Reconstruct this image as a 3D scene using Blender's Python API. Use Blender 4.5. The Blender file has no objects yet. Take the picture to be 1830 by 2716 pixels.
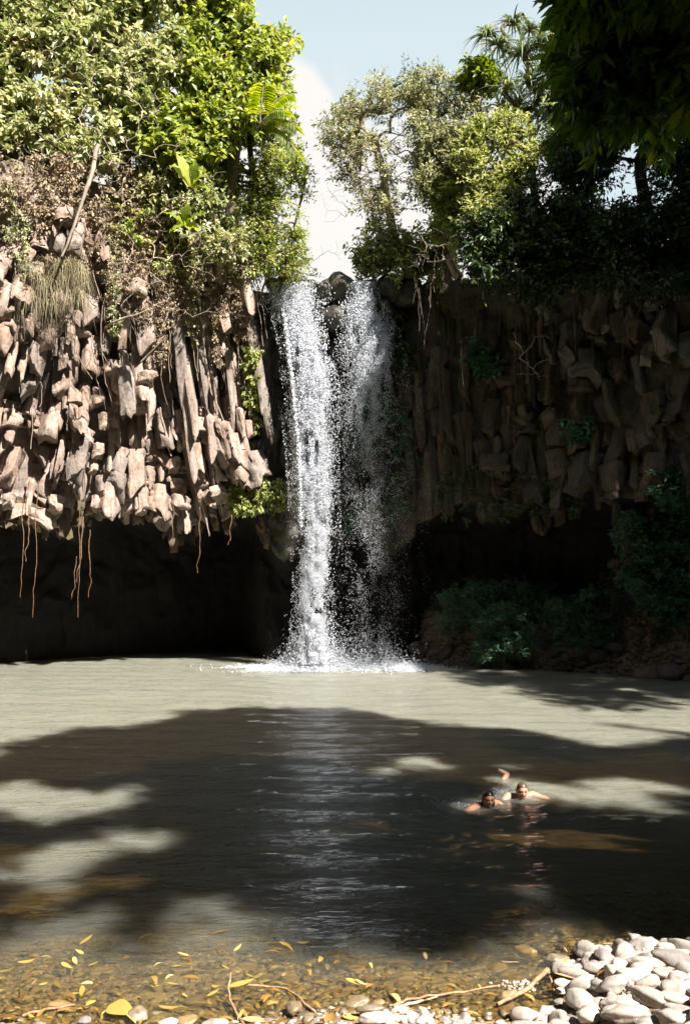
import bpy, math, random
import numpy as np
from mathutils import Vector, Matrix, Euler

# ------------------------------------------------------------------ camera, sky, sun, exposure
S = bpy.context.scene
COL = S.collection
F, HX, HY, CH = 2400.0, 915.0, 1488.0, 3.3      # focal length and horizon in photo pixels, eye height
cam = bpy.data.cameras.new("camera"); camo = bpy.data.objects.new("camera", cam); COL.objects.link(camo)
cam.sensor_fit = 'VERTICAL'; cam.sensor_height = 36; cam.lens = 36 * F / 2716
cam.shift_y = (HY - 1358) / 2716
cam.clip_end = 3000
camo.location = (0, 0, CH); camo.rotation_euler = (math.pi / 2, 0, 0)
S.camera = camo

SUN = Vector((0.46, -0.46, 0.76)).normalized()
elev = math.asin(SUN.z); azim = math.atan2(SUN.x, SUN.y)
sun = bpy.data.lights.new("sun", 'SUN'); suno = bpy.data.objects.new("sun", sun); COL.objects.link(suno)
sun.energy = 5.0; sun.angle = math.radians(0.9); sun.color = (1.0, 0.93, 0.84)
suno.rotation_euler = SUN.to_track_quat('Z', 'Y').to_euler()
suno.location = (20, -10, 40)

W = bpy.data.worlds.new("World"); S.world = W; W.use_nodes = True
nt = W.node_tree; nt.nodes.clear()
def N(t, ty, **k):
    n = t.nodes.new(ty)
    for a, b in k.items():
        if a.startswith('_'): n.inputs[a[1:].replace('_', ' ')].default_value = b
        else: setattr(n, a, b)
    return n
def L(t, a, b): t.links.new(a, b)
out = N(nt, 'ShaderNodeOutputWorld'); bg = N(nt, 'ShaderNodeBackground', _Strength=0.068)
sky = N(nt, 'ShaderNodeTexSky', sky_type='NISHITA', sun_disc=False, sun_elevation=elev, sun_rotation=azim,
        air_density=1.0, dust_density=2.5, ozone_density=1.5)
tc = N(nt, 'ShaderNodeTexCoord')
def vmath(t, op, a, b=None):
    n = N(t, 'ShaderNodeVectorMath', operation=op)
    for i, v in enumerate((a, b)):
        if v is None: continue
        if isinstance(v, tuple): n.inputs[i].default_value = v
        else: L(t, v, n.inputs[i])
    return n.outputs['Value'] if op in ('DOT_PRODUCT', 'LENGTH', 'DISTANCE') else n.outputs[0]
def math_(t, op, a, b=None, c=None, clamp=False):
    n = N(t, 'ShaderNodeMath', operation=op, use_clamp=clamp)
    for i, v in enumerate((a, b, c)):
        if v is None: continue
        if isinstance(v, (int, float)): n.inputs[i].default_value = v
        else: L(t, v, n.inputs[i])
    return n.outputs[0]
def smooth(t, v, a, b):
    n = N(t, 'ShaderNodeMapRange', interpolation_type='SMOOTHSTEP')
    n.inputs[1].default_value = a; n.inputs[2].default_value = b; L(t, v, n.inputs[0]); return n.outputs[0]
d = tc.outputs['Generated']
nz = N(nt, 'ShaderNodeTexNoise', _Scale=9.0, _Detail=7.0, _Roughness=0.55); L(nt, d, nz.inputs['Vector'])
nz2 = N(nt, 'ShaderNodeTexNoise', _Scale=2.2, _Detail=6.0, _Roughness=0.6); L(nt, d, nz2.inputs['Vector'])
def dirpx(px, py): return tuple(Vector(((px - HX) / F, 1, (HY - py) / F)).normalized())
def blob(px, py, r):                       # soft cumulus lobe round one direction
    dd = vmath(nt, 'DISTANCE', d, dirpx(px, py))
    return math_(nt, 'SUBTRACT', 1.0, math_(nt, 'DIVIDE', dd, r))
m = blob(735, 330, 0.062)
for q in ((800, 330, .045), (830, 450, .075), (900, 560, .09), (760, 560, .12), (850, 700, .13), (1000, 700, .14), (620, 650, .16), (1150, 650, .15), (960, 780, .2), (420, 700, .2)):
    m = math_(nt, 'MAXIMUM', m, blob(*q))
m = math_(nt, 'ADD', m, math_(nt, 'MULTIPLY', math_(nt, 'SUBTRACT', nz.outputs[0], 0.5), 0.9))
m = smooth(nt, m, -0.02, 0.26)
m2 = smooth(nt, nz2.outputs[0], 0.64, 0.8)                 # scattered clouds over the rest of the sky
sepd = N(nt, 'ShaderNodeSeparateXYZ'); L(nt, d, sepd.inputs[0])
front = smooth(nt, sepd.outputs['Y'], 0.75, 0.45)
m = math_(nt, 'MAXIMUM', m, math_(nt, 'MULTIPLY', m2, front))
cl = N(nt, 'ShaderNodeMixRGB', _Color1=(1, 1, 1, 1), _Color2=(4.9, 4.75, 4.6, 1)); L(nt, m, cl.inputs[0])
pale = N(nt, 'ShaderNodeMixRGB', _Fac=0.7, _Color2=(3.9, 4.5, 4.6, 1)); L(nt, sky.outputs[0], pale.inputs[1])
sz = N(nt, 'ShaderNodeSeparateXYZ'); L(nt, d, sz.inputs[0]); pf = N(nt, 'ShaderNodeMapRange'); L(nt, sz.outputs['Z'], pf.inputs[0])
for i_, v_ in ((1, .5), (2, .95), (3, .85), (4, .1)): pf.inputs[i_].default_value = v_
L(nt, pf.outputs[0], pale.inputs[0])
L(nt, pale.outputs[0], cl.inputs[1]); L(nt, cl.outputs[0], bg.inputs[0]); L(nt, bg.outputs[0], out.inputs[0])

S.view_settings.view_transform = 'Standard'; S.view_settings.look = 'None'
S.view_settings.exposure = 1.58; S.view_settings.gamma = 1; S.view_settings.use_curve_mapping = False
S.cycles.max_bounces = 8; S.cycles.transparent_max_bounces = 12
S.cycles.diffuse_bounces = 3; S.cycles.glossy_bounces = 3; S.cycles.transmission_bounces = 4
S.cycles.caustics_reflective = False; S.cycles.caustics_refractive = False

# ------------------------------------------------------------------ helpers
rng = np.random.default_rng(7)
def P(px, py, Y):
    px, py, Y = np.broadcast_arrays(np.asarray(px, float), np.asarray(py, float), np.asarray(Y, float))
    return np.stack([(px - HX) / F * Y, Y, CH + (HY - py) / F * Y], -1)
def sst(a, b, x):
    t = np.clip((np.asarray(x, float) - a) / (b - a), 0, 1); return t * t * (3 - 2 * t)
def _h(ix, iy, iz, s):
    n = (ix * 374761393 + iy * 668265263 + iz * 2147483647 + s * 974711) & 0xffffffff
    n = ((n ^ (n >> 13)) * 1274126177) & 0xffffffff
    n = ((n ^ (n >> 16)) * 2246822519) & 0xffffffff
    return ((n ^ (n >> 15)) & 0xffffff) / 16777215.0
def vn(p, s=0):
    p = np.asarray(p, float); i = np.floor(p).astype(np.int64); f = p - i; u = f * f * (3 - 2 * f)
    r = 0
    for dx in (0, 1):
        for dy in (0, 1):
            for dz in (0, 1):
                w = (u[..., 0] if dx else 1 - u[..., 0]) * (u[..., 1] if dy else 1 - u[..., 1]) * (u[..., 2] if dz else 1 - u[..., 2])
                r = r + w * _h(i[..., 0] + dx, i[..., 1] + dy, i[..., 2] + dz, s)
    return r * 2 - 1
def fbm(p, o=4, s=0, g=.5):
    a, r, t = 1, 0, 0
    p = np.asarray(p, float)
    for k in range(o):
        r = r + a * vn(p * 2 ** k + 17.3 * k, s + k); t += a; a *= g
    return r / t
def unit(v): return v / np.maximum(np.linalg.norm(v, axis=-1, keepdims=True), 1e-9)
def inpoly(x, y, poly):
    r = np.zeros(len(x), bool); j = len(poly) - 1
    for i in range(len(poly)):
        xi, yi = poly[i]; xj, yj = poly[j]
        c = ((yi > y) != (yj > y)) & (x < (xj - xi) * (y - yi) / (yj - yi + 1e-12) + xi)
        r ^= c; j = i
    return r
def inpolyd(x, y, poly): return inpoly(np.asarray(x), np.asarray(y), poly)

def setprops(o, label=None, cat=None, group=None, kind=None):
    for k, v in (('label', label), ('category', cat), ('group', group), ('kind', kind)):
        if v: o[k] = v
    return o
def mesh_np(name, V, Fc, mat, rnd=None, smooth_=False, attrs=None):
    """Fc: (n,k) int array, all faces with k corners"""
    V = np.asarray(V, np.float32).reshape(-1, 3); Fc = np.asarray(Fc, np.int32); n, k = Fc.shape
    me = bpy.data.meshes.new(name)
    me.vertices.add(len(V)); me.vertices.foreach_set('co', V.ravel())
    me.loops.add(n * k); me.loops.foreach_set('vertex_index', Fc.ravel())
    me.polygons.add(n); me.polygons.foreach_set('loop_start', np.arange(0, n * k, k, dtype=np.int32))
    me.polygons.foreach_set('loop_total', np.full(n, k, np.int32))
    if smooth_: me.polygons.foreach_set('use_smooth', np.ones(n, bool))
    if rnd is not None:
        a = me.attributes.new('rnd', 'FLOAT', 'POINT'); a.data.foreach_set('value', np.asarray(rnd, np.float32).ravel())
    for nm, arr in (attrs or {}).items():
        a = me.attributes.new(nm, 'FLOAT', 'POINT'); a.data.foreach_set('value', np.asarray(arr, np.float32).ravel())
    me.update(calc_edges=True); me.validate()
    if mat: me.materials.append(mat)
    return me
def link(name, me, parent=None, loc=None, **pr):
    o = bpy.data.objects.new(name, me); COL.objects.link(o)
    if parent: o.parent = parent
    if loc is not None: o.location = loc
    return setprops(o, **pr)
def empty(name, loc=(0, 0, 0), **pr): return link(name, None, loc=loc, **pr)
def local(V, root): return np.asarray(V) - np.asarray(root.location)[None]
def grid_faces(nu, nv):
    a = np.arange((nu - 1) * (nv - 1)); i, j = a // (nv - 1), a % (nv - 1); b = i * nv + j
    return np.stack([b, b + nv, b + nv + 1, b + 1], -1)

def tubes(A, B, ra, rb, k=5):
    A, B = np.asarray(A, float), np.asarray(B, float); n = len(A)
    ra = np.broadcast_to(ra, n); rb = np.broadcast_to(rb, n)
    d = unit(B - A); up = np.where(np.abs(d[:, 2:3]) > .9, [[1., 0, 0]], [[0, 0, 1.]])
    s = unit(np.cross(d, up)); t = np.cross(s, d)
    an = np.arange(k) / k * 2 * np.pi
    c = (np.cos(an)[None, :, None] * s[:, None] + np.sin(an)[None, :, None] * t[:, None])
    V = np.concatenate([A[:, None] + c * ra[:, None, None], B[:, None] + c * rb[:, None, None]], 1)
    j = np.arange(k); q = np.stack([j, (j + 1) % k, (j + 1) % k + k, j + k], -1)
    Fc = (q[None] + (np.arange(n) * 2 * k)[:, None, None]).reshape(-1, 4)
    return V.reshape(-1, 3), Fc
def polytube(pts, rad, k=7, seed=0, rough=0.0, caps=True):
    """one smooth tube through a list of points"""
    pts = np.asarray(pts, float); n = len(pts); rad = np.broadcast_to(rad, n)
    T = unit(np.gradient(pts, axis=0)); up = np.array([0.13, 0.21, .97]) if abs(T[:, 2]).mean() < .8 else np.array([1., .1, 0])
    s = unit(np.cross(T, up)); t = np.cross(s, T); an = np.arange(k) / k * 2 * np.pi
    V = pts[:, None] + (np.cos(an)[None, :, None] * s[:, None] + np.sin(an)[None, :, None] * t[:, None]) * rad[:, None, None]
    V = V.reshape(-1, 3)
    if rough: V = V + fbm(V * 9, 2, seed)[:, None] * rough * np.repeat(rad, k)[:, None] * unit(V - np.repeat(pts, k, 0))
    i = np.arange(n - 1)[:, None] * k; j = np.arange(k)[None]
    Fc = np.stack([i + j, i + (j + 1) % k, i + k + (j + 1) % k, i + k + j], -1).reshape(-1, 4)
    return V, Fc
def wiggle(a, b, n, amp, seed, sag=0.0):
    a, b = np.asarray(a, float), np.asarray(b, float); t = np.linspace(0, 1, n)[:, None]
    p = a + (b - a) * t; env = np.sin(np.pi * t) ** .7
    q = np.stack([t[:, 0] * 3.1 + seed * 7.7, np.zeros(n), np.zeros(n)], -1)
    off = np.stack([fbm(q + k * 31, 3, seed + k) for k in range(3)], -1)
    p = p + off * amp * np.maximum(env, .0); p[:, 2] -= sag * (np.sin(np.pi * t[:, 0]))
    return p
def join(*vf):
    Vs, Fs, o = [], [], 0
    for V, Fc in vf:
        Vs.append(V); Fs.append(Fc + o); o += len(V)
    return np.concatenate(Vs), np.concatenate(Fs)

def leaves(base, d, nrm, Ln, Wd, rnd, droop=.15, fine=False, fold=.22):
    d = unit(d); s = unit(np.cross(d, nrm)); nrm = np.cross(s, d); Ln = np.asarray(Ln)[:, None]; Wd = np.asarray(Wd)[:, None]
    n = len(base)
    if not fine:
        V = np.stack([base, base + d * Ln * .45 + s * Wd * .5 + nrm * fold * Wd,
                      base + d * Ln - nrm * Ln * droop, base + d * Ln * .45 - s * Wd * .5 + nrm * fold * Wd], 1)
        Fc = np.array([[0, 1, 2], [0, 2, 3]])
    else:
        m = base + d * Ln * .5 - nrm * Ln * droop * .2
        V = np.stack([base, base + d * Ln * .28 + s * Wd * .42 + nrm * fold * Wd, base + d * Ln * .68 + s * Wd * .38 + nrm * (fold * Wd - Ln * droop * .5),
                      base + d * Ln - nrm * Ln * droop, base + d * Ln * .68 - s * Wd * .38 + nrm * (fold * Wd - Ln * droop * .5),
                      base + d * Ln * .28 - s * Wd * .42 + nrm * fold * Wd, m], 1)
        Fc = np.array([[0, 1, 6], [1, 2, 6], [2, 3, 6], [3, 4, 6], [4, 5, 6], [5, 0, 6]])
    k = V.shape[1]
    FF = (Fc[None] + (np.arange(n) * k)[:, None, None]).reshape(-1, 3)
    return V.reshape(-1, 3), FF, np.repeat(rnd, k)

def foliage(C, R, ntw, nlf, Ls, asp, droop=.2, fine=False, seed=0, up=.5, down=.0, spread=1.0, tone=0.0):
    """leafy twigs round every clump centre: leaf mesh data and twig segments"""
    r = np.random.default_rng(seed); C = np.asarray(C, float); n = len(C)
    ct = np.repeat(C, ntw, 0); Rt = np.repeat(np.broadcast_to(R, n), ntw)
    dt = r.normal(size=(n * ntw, 3)); dt[:, 2] = dt[:, 2] * .8 + .25 - down; dt = unit(dt)
    ln = Rt * r.uniform(.45, 1.1, len(ct)); tip = ct + dt * ln[:, None]
    A = np.repeat(ct, nlf, 0); D = np.repeat(dt, nlf, 0); LL = np.repeat(ln, nlf); m = len(A)
    t = r.uniform(.35, 1.05, m)
    base = A + D * (LL * t)[:, None] + r.normal(size=(m, 3)) * .03 * spread
    ld = D * .7 + r.normal(size=(m, 3)) * .75; ld[:, 2] -= droop + down
    nr = r.normal(size=(m, 3)) * .55 + np.array(SUN) * 1.1; nr[:, 2] += up * .3
    Lf = Ls * r.uniform(.6, 1.25, m)
    rd = np.clip(np.repeat(r.uniform(0, 1, n), ntw * nlf) * .45 + r.uniform(0, 1, m) * .55 + tone, 0, 1)
    V, Fc, rr = leaves(base, unit(ld), unit(nr), Lf, Lf * asp * r.uniform(.8, 1.2, m), rd, droop=.18, fine=fine)
    return V, Fc, rr, ct, tip

def skeleton(trunk, targets, r0, seed=0, rtip=.012, bend=.18, sub=4, rmax=9):
    """limbs that grow from the trunk to each clump, thicker where they carry more"""
    r = np.random.default_rng(seed)
    nodes = [np.array(p, float) for p in trunk]; par = [-1] + list(range(len(trunk) - 1)); trn = len(trunk)
    tg = np.asarray(targets, float); order = np.argsort(np.linalg.norm(tg - nodes[-1], axis=1))
    buf = np.zeros((len(trunk) + len(tg) * sub + 5, 3)); buf[:len(nodes)] = nodes; cnt = len(nodes); leafn = []
    par = np.concatenate([np.array(par), np.zeros(len(buf) - len(par), int)])
    start = max(1, trn // 2)
    for i in order:
        t = tg[i]; dd = np.linalg.norm(buf[start:cnt] - t, axis=1)
        # prefer nodes below the target
        dd = dd + .6 * np.maximum(0, buf[start:cnt, 2] - t[2])
        j = int(np.argmin(dd)) + start; a = buf[j]; ln = np.linalg.norm(t - a); prev = j
        off = r.normal(size=3) * ln * bend; off[2] = abs(off[2]) * .7
        for k in range(1, sub + 1):
            u = k / sub; p = a + (t - a) * u + off * math.sin(math.pi * u) + (r.normal(size=3) * ln * .035 if k < sub else 0)
            buf[cnt] = p; par[cnt] = prev; prev = cnt; cnt += 1
        leafn.append(prev)
    w = np.zeros(cnt); w[leafn] += 1
    for k in range(cnt - 1, 0, -1): w[par[k]] += w[k]
    rad = np.minimum(rtip * np.maximum(w, 1) ** .48, r0); rad[:trn] = np.maximum(rad[:trn], np.linspace(r0, rad[trn - 1], trn))
    e = np.arange(1, cnt)
    return buf[:cnt], par[:cnt], rad, e, trn

def make_tree(name, label, cat, trunk, targets, r0, leafmat, barkmat, R=.55, ntw=9, nlf=7, Ls=.2, asp=.5, seed=0, group=None,
              droop=.2, fine=False, up=.5, down=0., rtip=.012, bend=.18, sub=4, twigr=.005, tone=0., rvar=None):
    root = empty(name, loc=tuple(trunk[0]), label=label, cat=cat, group=group)
    B, par, rad, e, trn = skeleton(trunk, targets, r0, seed, rtip, bend, sub)
    te = e[e < trn]; V, Fc = tubes(B[par[te]], B[te], rad[par[te]], rad[te], 9) if len(te) else (None, None)
    if V is not None:
        V = V + fbm(V * 4, 2, seed)[:, None] * .12 * r0 * np.array([1, 1, 0])
        link('trunk', mesh_np('trunk', local(V, root), Fc, barkmat, smooth_=True), root)
    be = e[e >= trn]
    V, Fc = tubes(B[par[be]], B[be], np.minimum(rad[par[be]], rad[be] * 1.6), rad[be], 5)
    link('branches', mesh_np('branches', local(V, root), Fc, barkmat, smooth_=True), root, kind='stuff')
    RR = R if rvar is None else R * rng.uniform(1 - rvar, 1 + rvar, len(targets))
    V, Fc, rr, a, b = foliage(targets, RR, ntw, nlf, Ls, asp, droop, fine, seed, up, down, tone=tone)
    link('crown', mesh_np('crown', local(V, root), Fc, leafmat, rr), root, kind='stuff')
    V, Fc = tubes(a, b, twigr * 1.6, twigr * .6, 3)
    link('twigs', mesh_np('twigs', local(V, root), Fc, barkmat), root, kind='stuff')
    return root

def clumps(poly, n, Y0, Y1, seed, nscale=.9, thr=-.15, slope=0.):
    """clump centres filling a crown whose outline is given and which has real depth"""
    r = np.random.default_rng(seed); xs = [p[0] for p in poly]; ys = [p[1] for p in poly]; out_ = []
    tot = 0
    while tot < n:
        x = r.uniform(min(xs), max(xs), n * 4); y = r.uniform(min(ys), max(ys), n * 4)
        k = inpoly(x, y, poly); x, y = x[k], y[k]; Yd = r.uniform(Y0, Y1, len(x)) + slope * (max(ys) - y) / 400; q = P(x, y, Yd)
        k = fbm(q * nscale, 3, seed) > thr; out_.append(q[k]); tot += k.sum()
        if len(out_) > 60: break
    return np.concatenate(out_)[:n]

# ------------------------------------------------------------------ materials
def newmat(name):
    m = bpy.data.materials.new(name); m.use_nodes = True; t = m.node_tree; t.nodes.clear()
    o = N(t, 'ShaderNodeOutputMaterial'); return m, t, o
def ramp(t, fac, stops, interp='LINEAR'):
    r = N(t, 'ShaderNodeValToRGB'); r.color_ramp.interpolation = interp; e = r.color_ramp.elements
    e[0].position, e[0].color = stops[0][0], (*stops[0][1], 1); e[1].position, e[1].color = stops[-1][0], (*stops[-1][1], 1)
    for p, c in stops[1:-1]: x = e.new(p); x.color = (*c, 1)
    L(t, fac, r.inputs[0]); return r.outputs[0]
def noise(t, vec, scale, detail=4, rough=.55, dist=0.):
    n = N(t, 'ShaderNodeTexNoise', _Scale=scale, _Detail=float(detail), _Roughness=rough, _Distortion=dist)
    if vec is not None: L(t, vec, n.inputs['Vector'])
    return n.outputs[0]
def mapping(t, vec, sc=(1, 1, 1), rot=(0, 0, 0)):
    n = N(t, 'ShaderNodeMapping'); n.inputs['Scale'].default_value = sc; n.inputs['Rotation'].default_value = rot; L(t, vec, n.inputs[0]); return n.outputs[0]
def mixc(t, fac, a, b, blend='MIX'):
    n = N(t, 'ShaderNodeMixRGB', blend_type=blend)
    for i, v in ((0, fac), (1, a), (2, b)):
        if isinstance(v, (int, float)): n.inputs[i].default_value = v
        elif isinstance(v, tuple): n.inputs[i].default_value = (*v, 1)
        else: L(t, v, n.inputs[i])
    return n.outputs[0]
def bump(t, h, st, dist):
    n = N(t, 'ShaderNodeBump', _Strength=st, _Distance=dist); L(t, h, n.inputs['Height']); return n.outputs[0]

def leaf_mat(name, stops, trans=.35, rough=.42, spec=.5, tcol=1.25):
    m, t, o = newmat(name)
    at = N(t, 'ShaderNodeAttribute', attribute_name='rnd')
    c = ramp(t, at.outputs['Fac'], stops)
    g = N(t, 'ShaderNodeNewGeometry')
    c = mixc(t, math_(t, 'MULTIPLY', noise(t, g.outputs['Position'], 3.0, 3), .3), c, (.03, .04, .01))
    p = N(t, 'ShaderNodeBsdfPrincipled', _Roughness=rough); p.inputs['Specular IOR Level'].default_value = spec
    L(t, c, p.inputs['Base Color'])
    tr = N(t, 'ShaderNodeBsdfTranslucent'); hs = N(t, 'ShaderNodeHueSaturation', _Hue=.485, _Saturation=1.15, _Value=tcol)
    L(t, c, hs.inputs['Color']); L(t, hs.outputs[0], tr.inputs[0])
    mx = N(t, 'ShaderNodeMixShader', _Fac=trans); L(t, p.outputs[0], mx.inputs[1]); L(t, tr.outputs[0], mx.inputs[2]); L(t, mx.outputs[0], o.inputs[0])
    return m
def rock_mat(name, c1, c2, c3, rough=.85, spec=.3, moss=0., scale=1.0, obj=False, bstr=.6, stain=None):
    m, t, o = newmat(name)
    g = N(t, 'ShaderNodeNewGeometry'); v = g.outputs['Position']
    n1 = noise(t, v, .9 * scale, 6, .65); n2 = noise(t, v, 6 * scale, 6, .7); n3 = noise(t, mapping(t, v, (3, 3, .6)), 2.6 * scale, 5, .65)
    c = mixc(t, smooth(t, n1, .35, .65), c1, c2)
    c = mixc(t, smooth(t, n3, .45, .7), c, c3)
    c = mixc(t, math_(t, 'MULTIPLY', smooth(t, n2, .5, .75), .55), c, tuple(x * .4 for x in c1))
    oi = N(t, 'ShaderNodeObjectInfo')
    hs = N(t, 'ShaderNodeHueSaturation'); L(t, c, hs.inputs['Color'])
    L(t, math_(t, 'ADD', math_(t, 'MULTIPLY', oi.outputs['Random'], .5), .75), hs.inputs['Value'])
    L(t, math_(t, 'ADD', math_(t, 'MULTIPLY', oi.outputs['Random'], .5), .75), hs.inputs['Saturation'])
    c = hs.outputs[0]
    if moss:
        sx = N(t, 'ShaderNodeSeparateXYZ'); L(t, g.outputs['Normal'], sx.inputs[0])
        mf = math_(t, 'MULTIPLY', smooth(t, noise(t, v, 2.3, 6, .7), .48, .62), moss)
        c = mixc(t, mf, c, (.06, .075, .02))
    p = N(t, 'ShaderNodeBsdfPrincipled', _Roughness=rough); p.inputs['Specular IOR Level'].default_value = spec
    L(t, c, p.inputs['Base Color'])
    h = math_(t, 'ADD', math_(t, 'MULTIPLY', n2, .6), math_(t, 'ADD', n3, math_(t, 'MULTIPLY', noise(t, v, 26 * scale, 5, .7), .35)))
    L(t, bump(t, h, bstr, .08 / scale), p.inputs['Normal']); L(t, p.outputs[0], o.inputs[0])
    return m
def plain_mat(name, c1, c2, rough=.7, scale=8., spec=.3, stretch=(1, 1, 1), bs=.4, bd=.01):
    m, t, o = newmat(name); g = N(t, 'ShaderNodeNewGeometry'); v = mapping(t, g.outputs['Position'], stretch)
    n = noise(t, v, scale, 5, .65); c = mixc(t, smooth(t, n, .35, .65), c1, c2)
    p = N(t, 'ShaderNodeBsdfPrincipled', _Roughness=rough); p.inputs['Specular IOR Level'].default_value = spec
    L(t, c, p.inputs['Base Color']); L(t, bump(t, n, bs, bd), p.inputs['Normal']); L(t, p.outputs[0], o.inputs[0]); return m

M = {}
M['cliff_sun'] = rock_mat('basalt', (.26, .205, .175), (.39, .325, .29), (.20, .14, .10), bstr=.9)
M['cliff_grey_lit'] = rock_mat('lit_grey_basalt', (.19, .175, .15), (.26, .245, .215), (.15, .12, .09), bstr=.8)  # grey rock, made paler to stand in for soft light on it
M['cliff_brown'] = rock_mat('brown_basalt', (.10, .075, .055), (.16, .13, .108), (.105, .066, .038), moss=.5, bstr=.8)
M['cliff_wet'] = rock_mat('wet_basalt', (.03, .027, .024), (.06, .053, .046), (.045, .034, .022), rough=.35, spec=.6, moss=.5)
M['cave'] = rock_mat('cave_shade_rock', (.012, .010, .008), (.018, .015, .013), (.01, .008, .007), rough=.8)  # near-black base colour stands in for the shade under the overhang
M['stone'] = rock_mat('pale_stone', (.39, .34, .30), (.48, .43, .385), (.33, .28, .24), rough=.75, scale=3.0, bstr=.25)
M['stone_grey'] = rock_mat('grey_stone', (.22, .195, .19), (.28, .25, .24), (.2, .17, .16), rough=.7, scale=3.0, bstr=.25)
M['stone_wet'] = rock_mat('wet_stone', (.22, .16, .09), (.32, .24, .15), (.16, .11, .05), rough=.28, spec=.6, scale=3.0, bstr=.3)
M['bank_rock'] = rock_mat('bank_rock', (.12, .09, .07), (.2, .16, .135), (.09, .065, .045), rough=.7, scale=2.0)
M['bark'] = plain_mat('bark', (.17, .135, .105), (.09, .068, .05), stretch=(1, 1, .3), scale=14)
M['bark_pale'] = plain_mat('pale_bark', (.42, .35, .28), (.28, .22, .17), stretch=(1, 1, .3), scale=10)
M['bark_dark'] = plain_mat('dark_bark', (.05, .04, .03), (.025, .02, .016), stretch=(1, 1, .3), scale=9)
M['root'] = plain_mat('root', (.24, .15, .09), (.13, .075, .04), scale=12)
M['wood'] = plain_mat('driftwood', (.42, .28, .17), (.24, .13, .07), scale=30, stretch=(1, 1, 1))
M['leaf_left'] = leaf_mat('broad_leaf', [(0, (0.135, 0.189, 0.057)), (0.3, (0.297, 0.351, 0.138)), (0.65, (0.513, 0.54, 0.276)), (0.88, (0.702, 0.675, 0.414)), (1, (0.648, 0.459, 0.207))], rough=.36, spec=.7, trans=.42)
M['leaf_bright'] = leaf_mat('bright_leaf', [(0, (0.115, 0.172, 0.039)), (0.35, (0.276, 0.368, 0.078)), (0.75, (0.483, 0.54, 0.13)), (0.95, (0.667, 0.632, 0.208)), (1, (0.713, 0.437, 0.078))], trans=.42, rough=.42)
M['leaf_grey'] = leaf_mat('grey_leaf', [(0, (0.171, 0.217, 0.092)), (0.5, (0.373, 0.404, 0.198)), (1, (0.652, 0.636, 0.343))], rough=.5, trans=.3)
M['leaf_mid'] = leaf_mat('mid_leaf', [(0, (0.094, 0.14, 0.036)), (0.45, (0.312, 0.374, 0.109)), (1, (0.686, 0.686, 0.266))], trans=.38)
M['leaf_mango'] = leaf_mat('long_leaf', [(0, (0.054, 0.117, 0.029)), (0.5, (0.144, 0.273, 0.047)), (0.85, (0.324, 0.488, 0.078)), (1, (0.756, 0.8, 0.109))], rough=.38, trans=.4)
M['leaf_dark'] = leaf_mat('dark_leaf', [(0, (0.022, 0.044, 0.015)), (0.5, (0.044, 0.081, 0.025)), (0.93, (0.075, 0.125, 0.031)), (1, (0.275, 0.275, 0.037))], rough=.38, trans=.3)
M['leaf_cool'] = leaf_mat('cool_leaf', [(0, (0.043, 0.116, 0.068)), (0.6, (0.088, 0.21, 0.112)), (0.95, (0.176, 0.315, 0.158)), (1, (0.585, 0.672, 0.18))], rough=.45, trans=.3)
M['leaf_pand'] = leaf_mat('strap_leaf', [(0, (0.108, 0.162, 0.086)), (0.6, (0.229, 0.31, 0.144)), (0.85, (0.432, 0.459, 0.23)), (1, (0.8, 0.648, 0.374))], rough=.4, spec=.6, trans=.2)
M['leaf_palm'] = leaf_mat('frond_leaf', [(0, (0.135, 0.21, 0.022)), (0.7, (0.3, 0.405, 0.045)), (1, (0.51, 0.54, 0.09))], rough=.4, trans=.45)
M['dry'] = leaf_mat('dry_leaf', [(0, (0.221, 0.163, 0.104)), (0.5, (0.39, 0.312, 0.208)), (0.85, (0.52, 0.429, 0.286)), (1, (0.468, 0.26, 0.091))], rough=.7, trans=.25)
M['drygrass'] = leaf_mat('dry_grass', [(0, (0.228, 0.204, 0.12)), (0.6, (0.408, 0.36, 0.228)), (1, (0.528, 0.48, 0.324))], rough=.7, trans=.25)
M['fallen'] = leaf_mat('fallen_leaf', [(0, (.20, .09, .03)), (.3, (.34, .20, .05)), (.65, (.48, .37, .09)), (.9, (.58, .50, .2)), (1, (.45, .33, .18))], rough=.5, trans=.15)
M['skin'] = plain_mat('skin', (.50, .30, .20), (.46, .26, .17), rough=.38, spec=.5, scale=20, bs=.05)
M['skin2'] = plain_mat('skin_tan', (.40, .215, .14), (.36, .19, .12), rough=.36, spec=.5, scale=20, bs=.05)
M['hair'] = plain_mat('wet_hair', (.13, .085, .05), (.06, .035, .02), rough=.3, spec=.6, scale=60)
M['hair_black'] = plain_mat('wet_black_hair', (.016, .012, .01), (.008, .006, .005), rough=.25, spec=.6, scale=60)
M['eye'] = plain_mat('eye', (.02, .015, .01), (.03, .02, .015), rough=.1, spec=.8)
M['lip'] = plain_mat('lips', (.36, .13, .11), (.3, .1, .09), rough=.35)
M['suit'] = plain_mat('dark_swimsuit', (.012, .013, .02), (.02, .02, .03), rough=.6)
m, t, o = newmat('falling_water')
p = N(t, 'ShaderNodeBsdfPrincipled', _Roughness=.22); p.inputs['Base Color'].default_value = (.90, .93, .98, 1); p.inputs['Specular IOR Level'].default_value = .7
tr = N(t, 'ShaderNodeBsdfTranslucent'); tr.inputs[0].default_value = (.92, .95, 1, 1)
mx = N(t, 'ShaderNodeMixShader', _Fac=.5); L(t, p.outputs[0], mx.inputs[1]); L(t, tr.outputs[0], mx.inputs[2]); L(t, mx.outputs[0], o.inputs[0]); M['spray'] = m

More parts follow.
